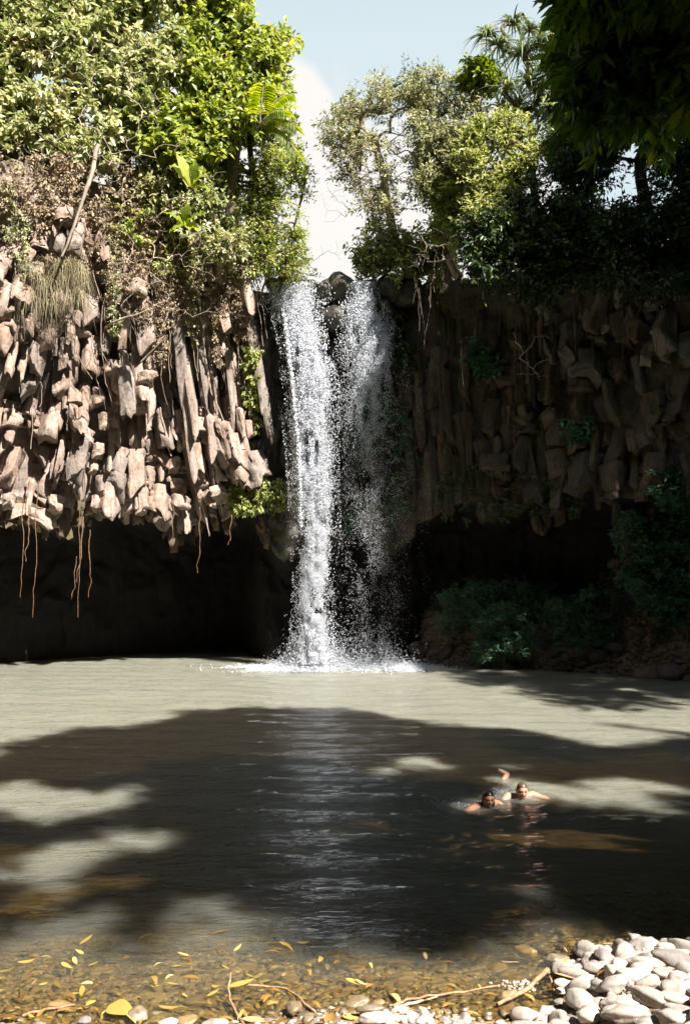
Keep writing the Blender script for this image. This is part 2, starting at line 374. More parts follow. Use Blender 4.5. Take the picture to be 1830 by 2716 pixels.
# ------------------------------------------------------------------ terrain
def yshore(x): return 6.5 - .25 * sst(-.6, -1.2, x) + 1.07 * sst(1.35, 2.1, x) + .12 * np.sin(x * 2.3 + 1)
def yfar(x): return 29.2 - (x - 2.2) * .49 - .9 * sst(7, 10, x) + 8 * (1 - sst(1.2, 3.2, x))
def ground(x, y):
    x = np.asarray(x, float); y = np.asarray(y, float)
    d = y - yshore(x)
    z = np.where(d < 0, -d * .17 + .02 * np.minimum(-d, 1), -np.minimum(d * .11, .22) - np.clip(d - 2, 0, 7) * .15)
    z = z + .05 * sst(1.5, 2.3, x) * sst(8.2, 7.2, y)
    b = y - yfar(x); zb = np.where(b > 0, b * (.42 + 1.3 * sst(7.2, 10, x)) + .9 * sst(0, 1.2, b), -9)
    z = np.maximum(z, np.minimum(zb, 9.5) * sst(-2.5, .3, b) + (-2.5) * (1 - sst(-2.5, .3, b)))
    z = np.maximum(z, np.clip((np.abs(x) - 12) * .8, -3, 12.5))
    z = z + .08 * fbm(np.stack([x * .7, y * .7, x * 0], -1), 3, 5) * sst(8, 14, y)
    return z
xs = np.concatenate([np.linspace(-26, -8, 40)[:-1], np.linspace(-8, 11, 230), np.linspace(11, 28, 36)[1:]])
ys = np.concatenate([np.linspace(-10, 5.6, 24)[:-1], np.linspace(5.6, 10, 120)[:-1], np.linspace(10, 34, 110)])
X, Y = np.meshgrid(xs, ys, indexing='ij'); Z = ground(X, Y)
Z = Z + np.where(Y < 11, .012 * fbm(np.stack([X * 9, Y * 9, X * 0], -1), 3, 2), 0)
m, t, o = newmat('pool_bed'); g = N(t, 'ShaderNodeNewGeometry'); v = g.outputs['Position']
vo = N(t, 'ShaderNodeTexVoronoi', _Scale=16., feature='F1'); L(t, v, vo.inputs['Vector'])
c = mixc(t, smooth(t, noise(t, v, 1.6, 5), .35, .65), (.31, .215, .13), (.41, .295, .185))
sv = N(t, 'ShaderNodeSeparateXYZ'); L(t, vo.outputs['Color'], sv.inputs[0]); c = mixc(t, math_(t, 'MULTIPLY', sv.outputs[0], .6), c, (.13, .09, .05))
c = mixc(t, math_(t, 'MULTIPLY', noise(t, v, 30, 4), .5), c, (.09, .065, .04))
p = N(t, 'ShaderNodeBsdfPrincipled', _Roughness=.8); L(t, c, p.inputs['Base Color'])
L(t, bump(t, vo.outputs['Distance'], .5, -.02), p.inputs['Normal']); L(t, p.outputs[0], o.inputs[0]); M['bed'] = m
link('ground', mesh_np('ground', np.stack([X, Y, Z], -1), grid_faces(*X.shape), M['bed'], smooth_=True), kind='structure')
M['soil'] = plain_mat('forest_soil', (.07, .055, .03), (.04, .05, .02), scale=1.5, rough=.9)

# the plateau above the falls, running to the horizon
def ycliff0(x): return np.where(x < 0, 28.5 - .043 * x * x, 28.6 - .046 * x * x)
def ztop(x):
    return 11.75 + 2.7 * sst(-2.8, -5.0, x) + .3 * sst(1.4, 3, x)
xs = np.concatenate([np.linspace(-900, -22, 14)[:-1], np.linspace(-22, 22, 90), np.linspace(22, 900, 14)[1:]])
vs = np.concatenate([np.linspace(.7, 8, 16)[:-1], np.linspace(8, 900, 22) ** 1.0])
X, Vv = np.meshgrid(xs, vs, indexing='ij'); yb = np.where(np.abs(X) < 20, ycliff0(np.clip(X, -20, 20)), ycliff0(np.array(20.)) - 0 * X)
Yp = yb + Vv; Z = ztop(X) - .15 + .25 * fbm(np.stack([X * .3, Yp * .3, X * 0], -1), 3, 9) * sst(1, 4, Vv) + 0 * X
for sgn in (1, -1): pass
link('plateau', mesh_np('plateau', np.stack([X, Yp, Z], -1), grid_faces(*X.shape), M['soil'], smooth_=True), kind='structure')
# open country behind the photographer and to the sides
def sheet(x0, x1, y0, y1, z, n=12):
    X, Y = np.meshgrid(np.linspace(x0, x1, n), np.linspace(y0, y1, n), indexing='ij')
    return np.stack([X, Y, z + 0 * X], -1).reshape(-1, 3), grid_faces(n, n)
V, Fc = join(sheet(-900, 900, -900, -10, 2.7), sheet(-900, -26, -10, 11.3, 11.3), sheet(28, 900, -10, 11.3, 12.2))
link('forest_floor', mesh_np('forest_floor', V, Fc, M['soil']), kind='structure')

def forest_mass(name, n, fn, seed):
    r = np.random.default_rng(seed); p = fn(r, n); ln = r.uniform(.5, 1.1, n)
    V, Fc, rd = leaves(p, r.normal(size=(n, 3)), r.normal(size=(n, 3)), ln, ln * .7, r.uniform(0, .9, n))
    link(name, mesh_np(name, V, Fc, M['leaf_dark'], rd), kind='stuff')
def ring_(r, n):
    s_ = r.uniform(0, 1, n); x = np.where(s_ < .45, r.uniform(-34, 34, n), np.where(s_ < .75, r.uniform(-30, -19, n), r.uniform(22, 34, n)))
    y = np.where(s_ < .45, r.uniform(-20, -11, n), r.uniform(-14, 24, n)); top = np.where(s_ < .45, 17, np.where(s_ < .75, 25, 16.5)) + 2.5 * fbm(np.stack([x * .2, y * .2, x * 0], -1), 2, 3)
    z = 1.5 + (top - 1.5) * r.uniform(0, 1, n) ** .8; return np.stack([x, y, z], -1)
forest_mass('sky_block_foliage', 60000, ring_, 9)  # unseen foliage ring added to block skylight from behind and the sides
# ------------------------------------------------------------------ water
xs = np.concatenate([np.linspace(-16, -9, 12)[:-1], np.linspace(-9, 11, 320), np.linspace(11, 17, 10)[1:]])
ys = np.concatenate([np.linspace(5.4, 11, 150)[:-1], np.linspace(11, 36, 300)])
X, Y = np.meshgrid(xs, ys, indexing='ij')
swim = [(2.50, 12.62), (1.93, 12.1)]
q = np.stack([X * .9, Y * 2.2, X * 0], -1)
amp = sst(6.4, 10, Y)
Z = .016 * fbm(q, 4, 3) * (.25 + amp) + .006 * np.sin(Y * 7 + X * .8 + 2 * fbm(q * .4, 2, 8)) * amp
for sx, sy in swim + [(-.8, 28.2)]:
    rr = np.hypot(X - sx, (Y - sy)); Z += (.02 if sy < 20 else .03) * np.sin(rr * (17 if sy < 20 else 7)) * np.exp(-rr * (1.5 if sy < 20 else .35))
dep = np.clip(Z - ground(X, Y), 0, 5)
tur = 1 - np.exp(-dep * 2.0)
m, t, o = newmat('pool_water'); g = N(t, 'ShaderNodeNewGeometry'); v = g.outputs['Position']
w1 = noise(t, mapping(t, v, (.7, 2.4, 1)), 3.0, 4, .6, .6); w2 = noise(t, mapping(t, v, (.9, 1.9, 1)), 10., 3, .6, 1.0); w3 = noise(t, mapping(t, v, (1, 1.5, 1)), 1.1, 3, .5)
h = math_(t, 'ADD', math_(t, 'ADD', math_(t, 'MULTIPLY', w1, 1.0), math_(t, 'MULTIPLY', w2, .33)), math_(t, 'MULTIPLY', w3, 1.2))
at = N(t, 'ShaderNodeAttribute', attribute_name='turbid'); calm = N(t, 'ShaderNodeAttribute', attribute_name='calm')
bn = N(t, 'ShaderNodeBump', _Distance=.06); L(t, h, bn.inputs['Height']); L(t, math_(t, 'SUBTRACT', 1.0, calm.outputs['Fac']), bn.inputs['Strength'])
gl = N(t, 'ShaderNodeBsdfGlossy', _Roughness=.02); gl.inputs[0].default_value = (.8, .82, .85, 1); L(t, bn.outputs[0], gl.inputs['Normal'])
fr = N(t, 'ShaderNodeFresnel', _IOR=1.33); L(t, bn.outputs[0], fr.inputs['Normal'])
ss = N(t, 'ShaderNodeSubsurfaceScattering', falloff='BURLEY', _Scale=.38); ss.inputs['Radius'].default_value = (1.0, .8, .42)
cc = mixc(t, smooth(t, noise(t, v, .8, 4), .3, .7), (.265, .272, .222), (.30, .30, .245)); L(t, cc, ss.inputs['Color']); L(t, bn.outputs[0], ss.inputs['Normal'])
tp = N(t, 'ShaderNodeBsdfTransparent'); tp.inputs[0].default_value = (.80, .745, .50, 1)
m1 = N(t, 'ShaderNodeMixShader'); L(t, at.outputs['Fac'], m1.inputs[0]); L(t, tp.outputs[0], m1.inputs[1]); L(t, ss.outputs[0], m1.inputs[2])
m2 = N(t, 'ShaderNodeMixShader'); L(t, fr.outputs[0], m2.inputs[0]); L(t, m1.outputs[0], m2.inputs[1]); L(t, gl.outputs[0], m2.inputs[2]); L(t, m2.outputs[0], o.inputs[0]); M['water'] = m
link('water', mesh_np('water', np.stack([X, Y, Z], -1), grid_faces(*X.shape), m, smooth_=True,
     attrs={'turbid': tur * .80, 'calm': .55 * (1 - sst(6.6, 9.5, Y))}), kind='structure')

# ------------------------------------------------------------------ cliff
def lip(x):          # height of the overhang's lower edge
    l = 4.55 + .28 * np.sin(x * 1.7 + 1) + .22 * np.sin(x * 3.9)
    l = l - 1.0 * sst(-3.2, -2.2, x) * sst(2.8, 1.6, x)
    return np.where(x > 2.3, 4.6 + .25 * np.sin(x * 2.1) + .1 * (x - 2.3) - .0 * x, l)
def cliffY(x, z):
    y = ycliff0(x)
    lf = sst(-2.6, -4.2, x); rt = sst(1.6, 3.2, x)
    y = y + lf * (.9 * sst(11, 5, z) - .35 * sst(6.8, 5.0, z)) - .25 * rt * sst(10, 6, z)
    y = y + .5 * (1 - lf) * (1 - rt) * sst(10.5, 7, z)
    y = y + .35 * lf * sst(13.4, 12.4, z)
    y = y + lf * .25 * sst(11.4, 14.3, z)
    cave = sst(.3, -.6, z - lip(x))
    return y + cave * (5.0 * lf + 1.6 * (1 - lf) * (1 - rt) + 3.2 * rt)
nx, nz = 520, 300
X, Zt = np.meshgrid(np.linspace(-19, 19, nx), np.linspace(0, 1, nz), indexing='ij')
Z = -2.6 + Zt * (ztop(X) + 2.6)
Y = cliffY(X, Z)
q = np.stack([X, Y, Z], -1)
rgd = 1 - np.abs(fbm(q * np.array([.9, .9, .55]), 5, 21)) * 2
Y = Y + .42 * fbm(q * .45, 4, 22) - .35 * rgd + .3 + .16 * np.abs(fbm(q * np.array([3.2, 1, 1.1]), 3, 23))
Zn = Z + .25 * fbm(q * .8 + 9, 3, 24) * sst(0, .1, Zt) * (1 - .0 * Zt)
cl_v = np.stack([X, Y, Zn], -1)
Fc = grid_faces(nx, nz); cx = X.reshape(-1)[Fc[:, 0]]; cz = Zn.reshape(-1)[Fc[:, 0]]
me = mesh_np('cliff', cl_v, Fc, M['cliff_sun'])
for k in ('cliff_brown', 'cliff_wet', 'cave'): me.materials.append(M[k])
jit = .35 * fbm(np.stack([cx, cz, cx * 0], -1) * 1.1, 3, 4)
mi = np.where(cx + jit > 1.7, 1, np.where(cx + jit > -2.7, 2, 0)); mi = np.where(cz < lip(cx) + .12, 3, mi)  # below the lip the cave's shade is put into the rock colour
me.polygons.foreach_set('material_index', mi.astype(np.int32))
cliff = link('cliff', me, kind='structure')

# broken basalt columns that make up the face, each its own piece
def column_mesh(seed, mat, L_=1.0, w=.5):
    """a broken basalt column: angular section, chipped corners, slanted broken end"""
    r = np.random.default_rng(seed); ns = int(r.integers(4, 7)); a0 = (np.arange(ns) + r.uniform(-.28, .28, ns)) / ns * 2 * np.pi
    rad = w * r.uniform(.7, 1.15, ns); cr = np.stack([np.cos(a0) * rad, np.sin(a0) * rad], -1); sub = 3
    ring0 = np.concatenate([cr[i] + (cr[(i + 1) % ns] - cr[i]) * (np.array([0, .12, .56]))[:, None] for i in range(ns)]); k = len(ring0)
    nr = 10; tz = np.sort(np.concatenate([[0, .03, .97, 1], r.uniform(.08, .95, nr - 4)])); V = []
    sl = r.uniform(-.9, .9, 2); sc = np.ones(k); jag = np.repeat(r.uniform(-.16, .22, ns), sub); off = np.zeros(2)
    for i, tt in enumerate(tz):
        if r.uniform() < .45:
            c = r.integers(ns); idx = (np.arange(-1, sub) + c * sub) % k; sc[idx] *= r.uniform(.72, 1.12)
        if r.uniform() < .3: off = off + r.uniform(-.07, .07, 2)
        e = 1 - .07 * (tt >= 1) - .05 * (tt <= 0)
        tw = ring0 * (sc * e)[:, None] + off
        z = -tt * L_ + ((tw @ sl) + jag) * sst(.35, 1, tt) * .7
        V.append(np.concatenate([tw, z[:, None]], 1))
    V = np.array(V).reshape(-1, 3)
    nn = unit(V * np.array([1, 1, 0]) + 1e-6); V = V + nn * (.045 * vn(V * 4 + seed * 5.1, seed) + .05 * np.sign(vn(V * np.array([2, 2, 3]) + seed, seed + 1)))[:, None]
    i = np.arange(nr - 1)[:, None] * k; j = np.arange(k)[None]
    Fq = np.stack([i + j, i + k + j, i + k + (j + 1) % k, i + (j + 1) % k], -1).reshape(-1, 4)
    b = (nr - 1) * k; V = np.concatenate([V, [V[b:].mean(0) + [0, 0, r.uniform(0, .2)], V[:k].mean(0) + [0, 0, .1]]])
    T = np.concatenate([Fq[:, [0, 1, 2]], Fq[:, [0, 2, 3]], np.stack([b + np.arange(k), np.full(k, len(V) - 2), b + (np.arange(k) + 1) % k], -1),
                        np.stack([np.arange(k), (np.arange(k) + 1) % k, np.full(k, len(V) - 1)], -1)])
    return mesh_np('basalt_column', V, T, mat)
CM = {mk: [column_mesh(100 * i + j, M[mk]) for j in range(14)] for i, mk in enumerate(('cliff_sun', 'cliff_brown', 'cliff_wet', 'cliff_grey_lit'))}
specs = []
def put_column(x, z, Lc, w, tilt, lean, key, out_=0., r=rng):
    y = float(cliffY(np.array(x), np.array(z - Lc * .4))) - out_ * 1.2 - (.1 if key == 'cliff_sun' else .0)
    rot = Matrix.Rotation(lean, 3, 'Y') @ Matrix.Rotation(tilt, 3, 'X') @ Matrix.Rotation(r.uniform(0, 6.28), 3, 'Z')
    specs.append((w * Lc, key, int(r.integers(14)), (x, y, z), (w, w * r.uniform(.8, 1.2), Lc), rot))
# left, sunlit face: tiers of broken columns whose ends jut out
r = np.random.default_rng(11)
z = 13.2
while z > 4.9:
    x = -12.0 + r.uniform(0, .5)
    while x < -2.9:
        zz = z + .35 * math.sin(x * 1.3 + z * 2) + r.uniform(-.25, .25); Lc = r.choice([.42, .6, .85, 1.2]) * r.uniform(.8, 1.2); w = r.choice([.28, .40, .54, .74]) * r.uniform(.85, 1.15)
        lp = float(lip(np.array(x)))
        if zz - Lc < lp - .1: Lc = max(.35, zz - lp + r.uniform(-.25, .1))
        cl_ = float(fbm(np.array([x * .8, 0, zz * .8]), 2, 77)); tf = float(fbm(np.array([x * .35, 3, zz * .35]), 2, 78)); lf_ = float(fbm(np.array([x * .3, 8, zz * .45]), 2, 79))
        if r.uniform() < .95:
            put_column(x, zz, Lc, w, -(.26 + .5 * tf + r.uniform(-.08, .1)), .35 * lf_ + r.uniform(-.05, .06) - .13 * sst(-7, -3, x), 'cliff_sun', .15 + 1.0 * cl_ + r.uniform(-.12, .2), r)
        x += w * r.uniform(.6, 1.1)
    z -= r.uniform(.34, .5)
# long leaning columns beside the fall
for i in range(20):
    x = r.uniform(-4.9, -2.5); zz = r.uniform(7.5, 11.9); Lc = r.uniform(1.8, 3.6)
    if zz - Lc < 5.2: Lc = zz - 5.2
    put_column(x - .14 * (Lc), zz, Lc, r.uniform(.22, .45), -r.uniform(.0, .12), -r.uniform(.10, .2), 'cliff_sun', r.uniform(.15, .5), r)
for i in range(40):
    x = r.uniform(-2.9, 2.2); zz = r.uniform(6, 11.0)
    put_column(x, zz, r.uniform(.7, 2.4), r.uniform(.3, .7), -r.uniform(-.03, .2), r.uniform(-.12, .12), 'cliff_wet', r.uniform(-.25, .05), r)
# right, shaded face
for i in range(70):
    x = r.uniform(1.9, 6.2); zz = r.uniform(6.6, 12.0); Lc = r.uniform(1.0, 2.8); Lc = min(Lc, zz - 4.7)
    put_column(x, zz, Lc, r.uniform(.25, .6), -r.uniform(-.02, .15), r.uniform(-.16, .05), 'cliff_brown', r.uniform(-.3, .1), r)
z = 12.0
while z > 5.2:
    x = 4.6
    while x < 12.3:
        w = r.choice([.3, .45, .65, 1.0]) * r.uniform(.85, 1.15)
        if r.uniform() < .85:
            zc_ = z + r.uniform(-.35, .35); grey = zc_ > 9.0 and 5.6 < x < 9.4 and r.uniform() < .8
            put_column(x, zc_, r.uniform(.4, 1.3), w, -r.uniform(0, .5), r.uniform(-.3, .3), 'cliff_grey_lit' if grey else 'cliff_brown', r.uniform(-.32, .12) - (.1 if grey else 0), r)
        x += w * r.uniform(.6, 1.05)
    z -= r.uniform(.38, .58)
for i in range(230):          # broken stubs under the overhang
    x = r.uniform(-12, -2.4); lp = float(lip(np.array(x))); d_ = r.uniform(.1, 2.6); Lc = r.uniform(.4, .9)
    yy = float(cliffY(np.array(x), np.array(lp + .5))) + d_
    specs.append((.01, 'cliff_brown', int(r.integers(14)), (x, yy, lp + .62 + .15 * d_ - .1), (r.uniform(.25, .5), r.uniform(.25, .5), Lc), Matrix.Rotation(r.uniform(-.2, .2), 3, 'Y') @ Matrix.Rotation(-.2, 3, 'X') @ Matrix.Rotation(r.uniform(0, 6), 3, 'Z')))
specs.sort(key=lambda q: -q[0]); small = {}
for n_, (_, key, mi_, loc, sc, rot) in enumerate(specs):
    if n_ < 298:
        ob = bpy.data.objects.new('basalt_column', CM[key][mi_]); COL.objects.link(ob); ob.parent = cliff
        ob.location = loc; ob.scale = sc; ob.rotation_euler = rot.to_euler()
    else:
        if (key, mi_) not in small:
            me_ = CM[key][mi_]; v_ = np.zeros(len(me_.vertices) * 3); me_.vertices.foreach_get('co', v_); f_ = np.zeros(len(me_.polygons) * 3, np.int32); me_.polygons.foreach_get('vertices', f_)
            small[(key, mi_)] = (v_.reshape(-1, 3), f_.reshape(-1, 3), [])
        small[(key, mi_)][2].append((np.array(loc), np.array(sc), np.array(rot)))
for key in ('cliff_sun', 'cliff_brown', 'cliff_wet', 'cliff_grey_lit'):
    vf = [((v * sc) @ rot.T + loc, f) for (k_, _), (v, f, lst) in small.items() if k_ == key for loc, sc, rot in lst]
    if vf: V, Fc = join(*vf); link('small_columns', mesh_np('small_columns', V, Fc, M[key]), cliff, kind='stuff')
ncol = len(specs)
print('columns', ncol)

# ------------------------------------------------------------------ stones
def stone_mesh(name, seed, mat, sub=3, rough=.16, cuts=5):
    import bmesh
    bm = bmesh.new(); bmesh.ops.create_icosphere(bm, subdivisions=sub, radius=1)
    V = np.array([v.co[:] for v in bm.verts]); r = np.random.default_rng(seed)
    for c in range(cuts):
        n = unit(r.normal(size=3)); dd = r.uniform(.62, .9); k = V @ n; ex = np.maximum(0, k - dd); V = V - ex[:, None] * n * .85
    V = V * (1 + rough * fbm(V * 1.4 + seed * 3, 3, seed))[:, None]
    for v, c in zip(bm.verts, V): v.co = c
    me = bpy.data.meshes.new(name); bm.to_mesh(me); bm.free(); me.polygons.foreach_set('use_smooth', np.ones(len(me.polygons), bool)); me.materials.append(mat); return me
SM = {k: [stone_mesh('river_stone', 40 + i * 31 + j, M[k], rough=.3, cuts=9) for j in range(12)] for i, k in enumerate(('stone', 'stone_grey', 'stone_wet'))}
SR = [stone_mesh('bank_rock', 900 + j, M['bank_rock'], sub=2, rough=.3, cuts=9) for j in range(10)]
LIP = [stone_mesh('boulder', 950 + j, M['cliff_wet'], sub=3, rough=.3, cuts=9) for j in range(5)]
def put_stone(x, y, z, a, b, c, rot, meshes, r, name='river_stone', tilt=.25, **pr):
    o = bpy.data.objects.new(name, meshes[r.integers(len(meshes))]); COL.objects.link(o)
    o.location = (x, y, z); o.scale = (a, b, c); o.rotation_euler = (r.normal() * tilt, r.normal() * tilt, rot); return setprops(o, **pr)
r = np.random.default_rng(5)
placed = []
# larger stones of the near bank: photo position, length and width in photo pixels, turn
big = [(1562, 2522, 92, 62, -.9, 'stone', 'pale angular stone standing tallest at the water edge of the heap'),
       (1602, 2538, 62, 52, 0, 'stone_grey', 'round dark grey stone at the water edge beside the tallest pale stone'),
       (1705, 2552, 108, 50, -.5, 'stone', 'long pale stone with a flat top at the water side of the heap'),
       (1795, 2543, 150, 62, -.35, 'stone_grey', 'large flat grey stone at the right edge of the heap by the water'),
       (1712, 2545, 60, 40, -.4, 'stone_grey', 'grey stone half hidden behind the long pale stone'),
       (1642, 2555, 56, 42, .2, 'stone', 'pale wedge shaped stone between the dark round stone and the long stone'),
       (1535, 2585, 120, 52, -.55, 'stone', 'elongated pale stone slanting down behind the leaf at the left of the heap'),
       (1590, 2568, 90, 40, -.4, 'stone', 'slim pale stone in front of the round grey stone'),
       (1680, 2590, 110, 62, -.3, 'stone', 'broad pale stone in the upper middle of the heap'),
       (1725, 2645, 150, 62, -.75, 'stone', 'biggest long pale stone slanting through the middle of the heap'),
       (1790, 2650, 110, 48, -.7, 'stone', 'long pale stone right of the biggest one with a yellow leaf between them'),
       (1545, 2650, 95, 78, -.5, 'stone', 'chunky pale stone with a dark shaded side at the left of the heap'),
       (1500, 2612, 66, 40, -.1, 'stone', 'pale stone tipped at the left end of the heap above a small white stone'),
       (1592, 2615, 80, 42, -1.0, 'stone', 'upright narrow pale stone left of the middle of the heap'),
       (1632, 2612, 90, 62, .3, 'stone', 'smooth rounded pale stone at the middle of the heap'),
       (1640, 2660, 110, 60, -.4, 'stone', 'wide pale stone below the smooth rounded one'),
       (1660, 2690, 120, 60, -.35, 'stone', 'pale flat stone in front near the bottom of the heap'),
       (1560, 2695, 62, 78, 0, 'stone', 'blocky pale stone near the bottom left of the heap'),
       (1620, 2688, 60, 50, .4, 'stone', 'small blocky pale stone with a dark hollow beside it'),
       (1775, 2700, 80, 60, -.6, 'stone', 'pale stone near the bottom right of the heap'),
       (1812, 2600, 80, 66, -.3, 'stone', 'pale stone cut off by the right side of the picture'),
       (1760, 2582, 70, 40, -.6, 'stone', 'pale narrow stone behind the biggest slanting stone'),
       (1800, 2625, 90, 70, -.2, 'stone', 'round pale stone low on the right of the heap'),
       (1484, 2628, 30, 24, 0, 'stone', 'small white stone lying alone left of the heap'),
       (1395, 2530, 78, 46, -1.0, 'stone_wet', 'wet brown stone poking out of the shallows left of the heap'),
       (1478, 2538, 70, 46, .1, 'stone_wet', 'wet brown stone touching the left side of the heap with a leaf on it'),
       (780, 2672, 46, 58, 0, 'stone_wet', 'shiny olive egg shaped stone half out of the water beside red leaves'),
       (815, 2705, 34, 34, 0, 'stone_wet', 'smaller shiny round stone below the olive egg shaped one'),
       (500, 2707, 62, 44, .1, 'stone_wet', 'shiny round stone at the bottom edge between two white ones'),
       (450, 2712, 60, 38, 0, 'stone', 'white stone at the bottom edge left of the shiny round stone'),
       (570, 2714, 76, 36, -.2, 'stone', 'long white stone at the bottom edge under the dark twig'),
       (993, 2700, 92, 44, -.1, 'stone', 'flat pale stone at the bottom edge beside the big yellow leaf'),
       (1118, 2706, 40, 34, .2, 'stone', 'pale rounded stone alone at the bottom middle'),
       (1345, 2640, 60, 40, .1, 'stone_wet', 'wet flat stone beside the split stick'),
       (985, 2675, 90, 34, 0, 'stone_wet', 'flat olive brown stone just under water by the stick root end'),
       (228, 2706, 40, 28, .5, 'stone_grey', 'dark shiny stone at the bottom left breaking the water'),
       (370, 2690, 62, 50, .1, 'stone_wet', 'dark submerged stone beside the large fallen leaf'),
       (1390, 2690, 90, 60, -.4, 'stone', 'pale flat stone with a dry leaf lying against it')]
for px, py, ln, wd, rot, mk, lab in big:
    Yd = CH * F / (py - HY); x = (px - HX) / F * Yd; y = Yd
    for _ in range(3):
        gz = max(float(ground(np.array(x), np.array(y))), -.1); zc = gz + .06; y = (CH - zc) * F / (py - HY); x = (px - HX) / F * y
    s = F / y; a = ln / s / 2 * .98; b = wd / s / 2 * .98
    o = put_stone(x, y, zc, a, b * 1.05, min(a, b) * .7, rot, SM[mk], r, tilt=.12, label=lab, cat='stone'); placed.append((x, y, max(a, b)))
    if mk == 'stone_wet' and py < 2600: o.location.z = -.01
def fits(x, y, rad, k=.62):
    return all((x - a) ** 2 + (y - b) ** 2 > ((rad + c) * k) ** 2 for a, b, c in placed)
n = 0
for tries in range(9000):
    rad = r.choice([.10, .075, .055, .04, .03]) * r.uniform(.8, 1.2) if tries > 400 else r.uniform(.08, .12)
    x = r.uniform(-2.6, 3.6); y = r.uniform(5.5, 7.7); s = F / y; px = HX + x * s
    g0 = float(ground(np.array(x), np.array(y)))
    edge = g0 > (-.01 if x > 1.2 else .0)
    if not edge or px > 1900 or (x < 1.2 and (rad > .06 or x < .25 or r.uniform() < .5)): continue
    if not fits(x, y, rad): continue
    placed.append((x, y, rad)); mk = 'stone' if r.uniform() < .86 else 'stone_grey'
    inheap = x > 1.35
    put_stone(x, y, g0 + rad * .32, rad * r.uniform(1.0, 1.5), rad * r.uniform(.75, 1.0), rad * r.uniform(.55, .8), -.6 + r.normal() * .6, SM[mk], r,
              label='pale stone among the many unsorted stones of the right hand heap' if inheap else 'small pale stone in the strip along the bottom shore', cat='stone',
              group='pale river stones of the heap' if inheap else 'pale stones along the bottom shore'); n += 1
    if n >= 255: break
print('stones', n)
# gravel between the stones and cobbles under the shallow water: nobody could count them
def scatter_stones(name, pts, size, mat, seed, flat=.5, sink=.2, **pr):
    r = np.random.default_rng(seed); import bmesh
    bm = bmesh.new(); bmesh.ops.create_icosphere(bm, subdivisions=1, radius=1); bv = np.array([v.co[:] for v in bm.verts]); bf = np.array([[v.index for v in f.verts] for f in bm.faces]); bm.free()
    n = len(pts); sc = size[:, None] * np.stack([r.uniform(.8, 1.5, n), r.uniform(.6, 1.0, n), r.uniform(.7, 1.1, n) * flat], -1)
    an = r.normal(size=n) * .8 - .5; ca, sa = np.cos(an), np.sin(an)
    V = bv[None] * sc[:, None] * (1 + .25 * r.uniform(-1, 1, (n, len(bv), 1)))
    V = np.stack([V[..., 0] * ca[:, None] - V[..., 1] * sa[:, None], V[..., 0] * sa[:, None] + V[..., 1] * ca[:, None], V[..., 2]], -1) + pts[:, None]
    V[..., 2] += (size * sink)[:, None]
    Fc = (bf[None] + (np.arange(n) * len(bv))[:, None, None]).reshape(-1, 3)
    return link(name, mesh_np(name, V, Fc, mat, smooth_=True), kind='stuff', **pr)
x = r.uniform(-3.2, 4.0, 3000); y = r.uniform(5.2, 7.9, 3000); gz = ground(x, y); k = gz > -.02
scatter_stones('gravel', np.stack([x, y, gz], -1)[k], r.uniform(.012, .035, k.sum()), M['stone'], 3)
x = r.uniform(-4, 4.5, 9000); y = r.uniform(6.2, 9.6, 9000); gz = ground(x, y); k = gz < .0
scatter_stones('submerged_cobbles', np.stack([x, y, gz], -1)[k], r.uniform(.015, .06, k.sum()) * r.uniform(.5, 1.1, k.sum()), M['stone_wet'], 4, flat=.45, sink=.05)
for i in range(110):
    x = r.uniform(-3.2, 3.3); y = r.uniform(6.6, 8.6); gz = float(ground(np.array(x), np.array(y)))
    if gz > -.01: continue
    s = r.uniform(.05, .13); put_stone(x, y, gz + .0, s * 1.3, s, s * .5, r.uniform(0, 3), SM['stone_wet'], r, label='brown stone lying under the clear shallow water', cat='stone', group='brown stones under the shallows')

# rocks of the shaded far bank
n = 0; rr_ = []
for i in range(1500):
    x = r.uniform(2.6, 11); y = float(yfar(np.array(x))) + r.uniform(-.25, 2.6) ; s = r.uniform(.16, .42) * (1.3 if r.uniform() < .15 else 1)
    if not all((x - a) ** 2 + (y - b) ** 2 > ((s + c) * .75) ** 2 for a, b, c in rr_): continue
    rr_.append((x, y, s)); put_stone(x, y, float(ground(np.array(x), np.array(y))) + s * .2, s * 1.2, s, s * .75, r.uniform(0, 6), SR, r, 'bank_rock', .4,
        label='dark angular rock on the shaded far bank below the ferns', cat='rock', group='dark rocks along the far bank'); n += 1
    if n > 170: break
x = r.uniform(2.3, 12, 5200); y = yfar(x) + r.uniform(-.3, 2.0, 5200); scatter_stones('bank_rubble', np.stack([x, y, ground(x, y)], -1), r.uniform(.04, .13, 5200), M['bank_rock'], 9, flat=.8)
# boulders on the lip of the falls
for px, py, s, lab in ((775, 752, .5, 'dark wet boulder on the lip above the left cascade'), (735, 760, .35, 'small dark boulder at the left end of the lip'), (895, 762, .62, 'large black boulder on the lip between the two falls'),
                       (868, 775, .45, 'dark boulder leaning on the large one between the falls'), (925, 775, .42, 'black boulder at the left rim of the right fall'), (990, 768, .36, 'round dark boulder at the right rim of the right fall'),
                       (1035, 775, .62, 'brown blocky boulder right of the falls'), (1075, 780, .6, 'brown boulder under the bushes right of the falls'), (1020, 830, .5, 'brown boulder below the blocky one beside the right fall'), (820, 762, .3, 'small wet boulder splitting the left cascade'),
                       (880, 850, .55, 'wet black rock knob between the two falls'), (845, 900, .4, 'mossy rock at the right side of the left cascade')):
    q = P(px, py, 28.0); put_stone(*q, s * 1.1, s * .8, s * .8, r.uniform(0, 6), LIP, r, 'boulder', .3, label=lab, cat='boulder')

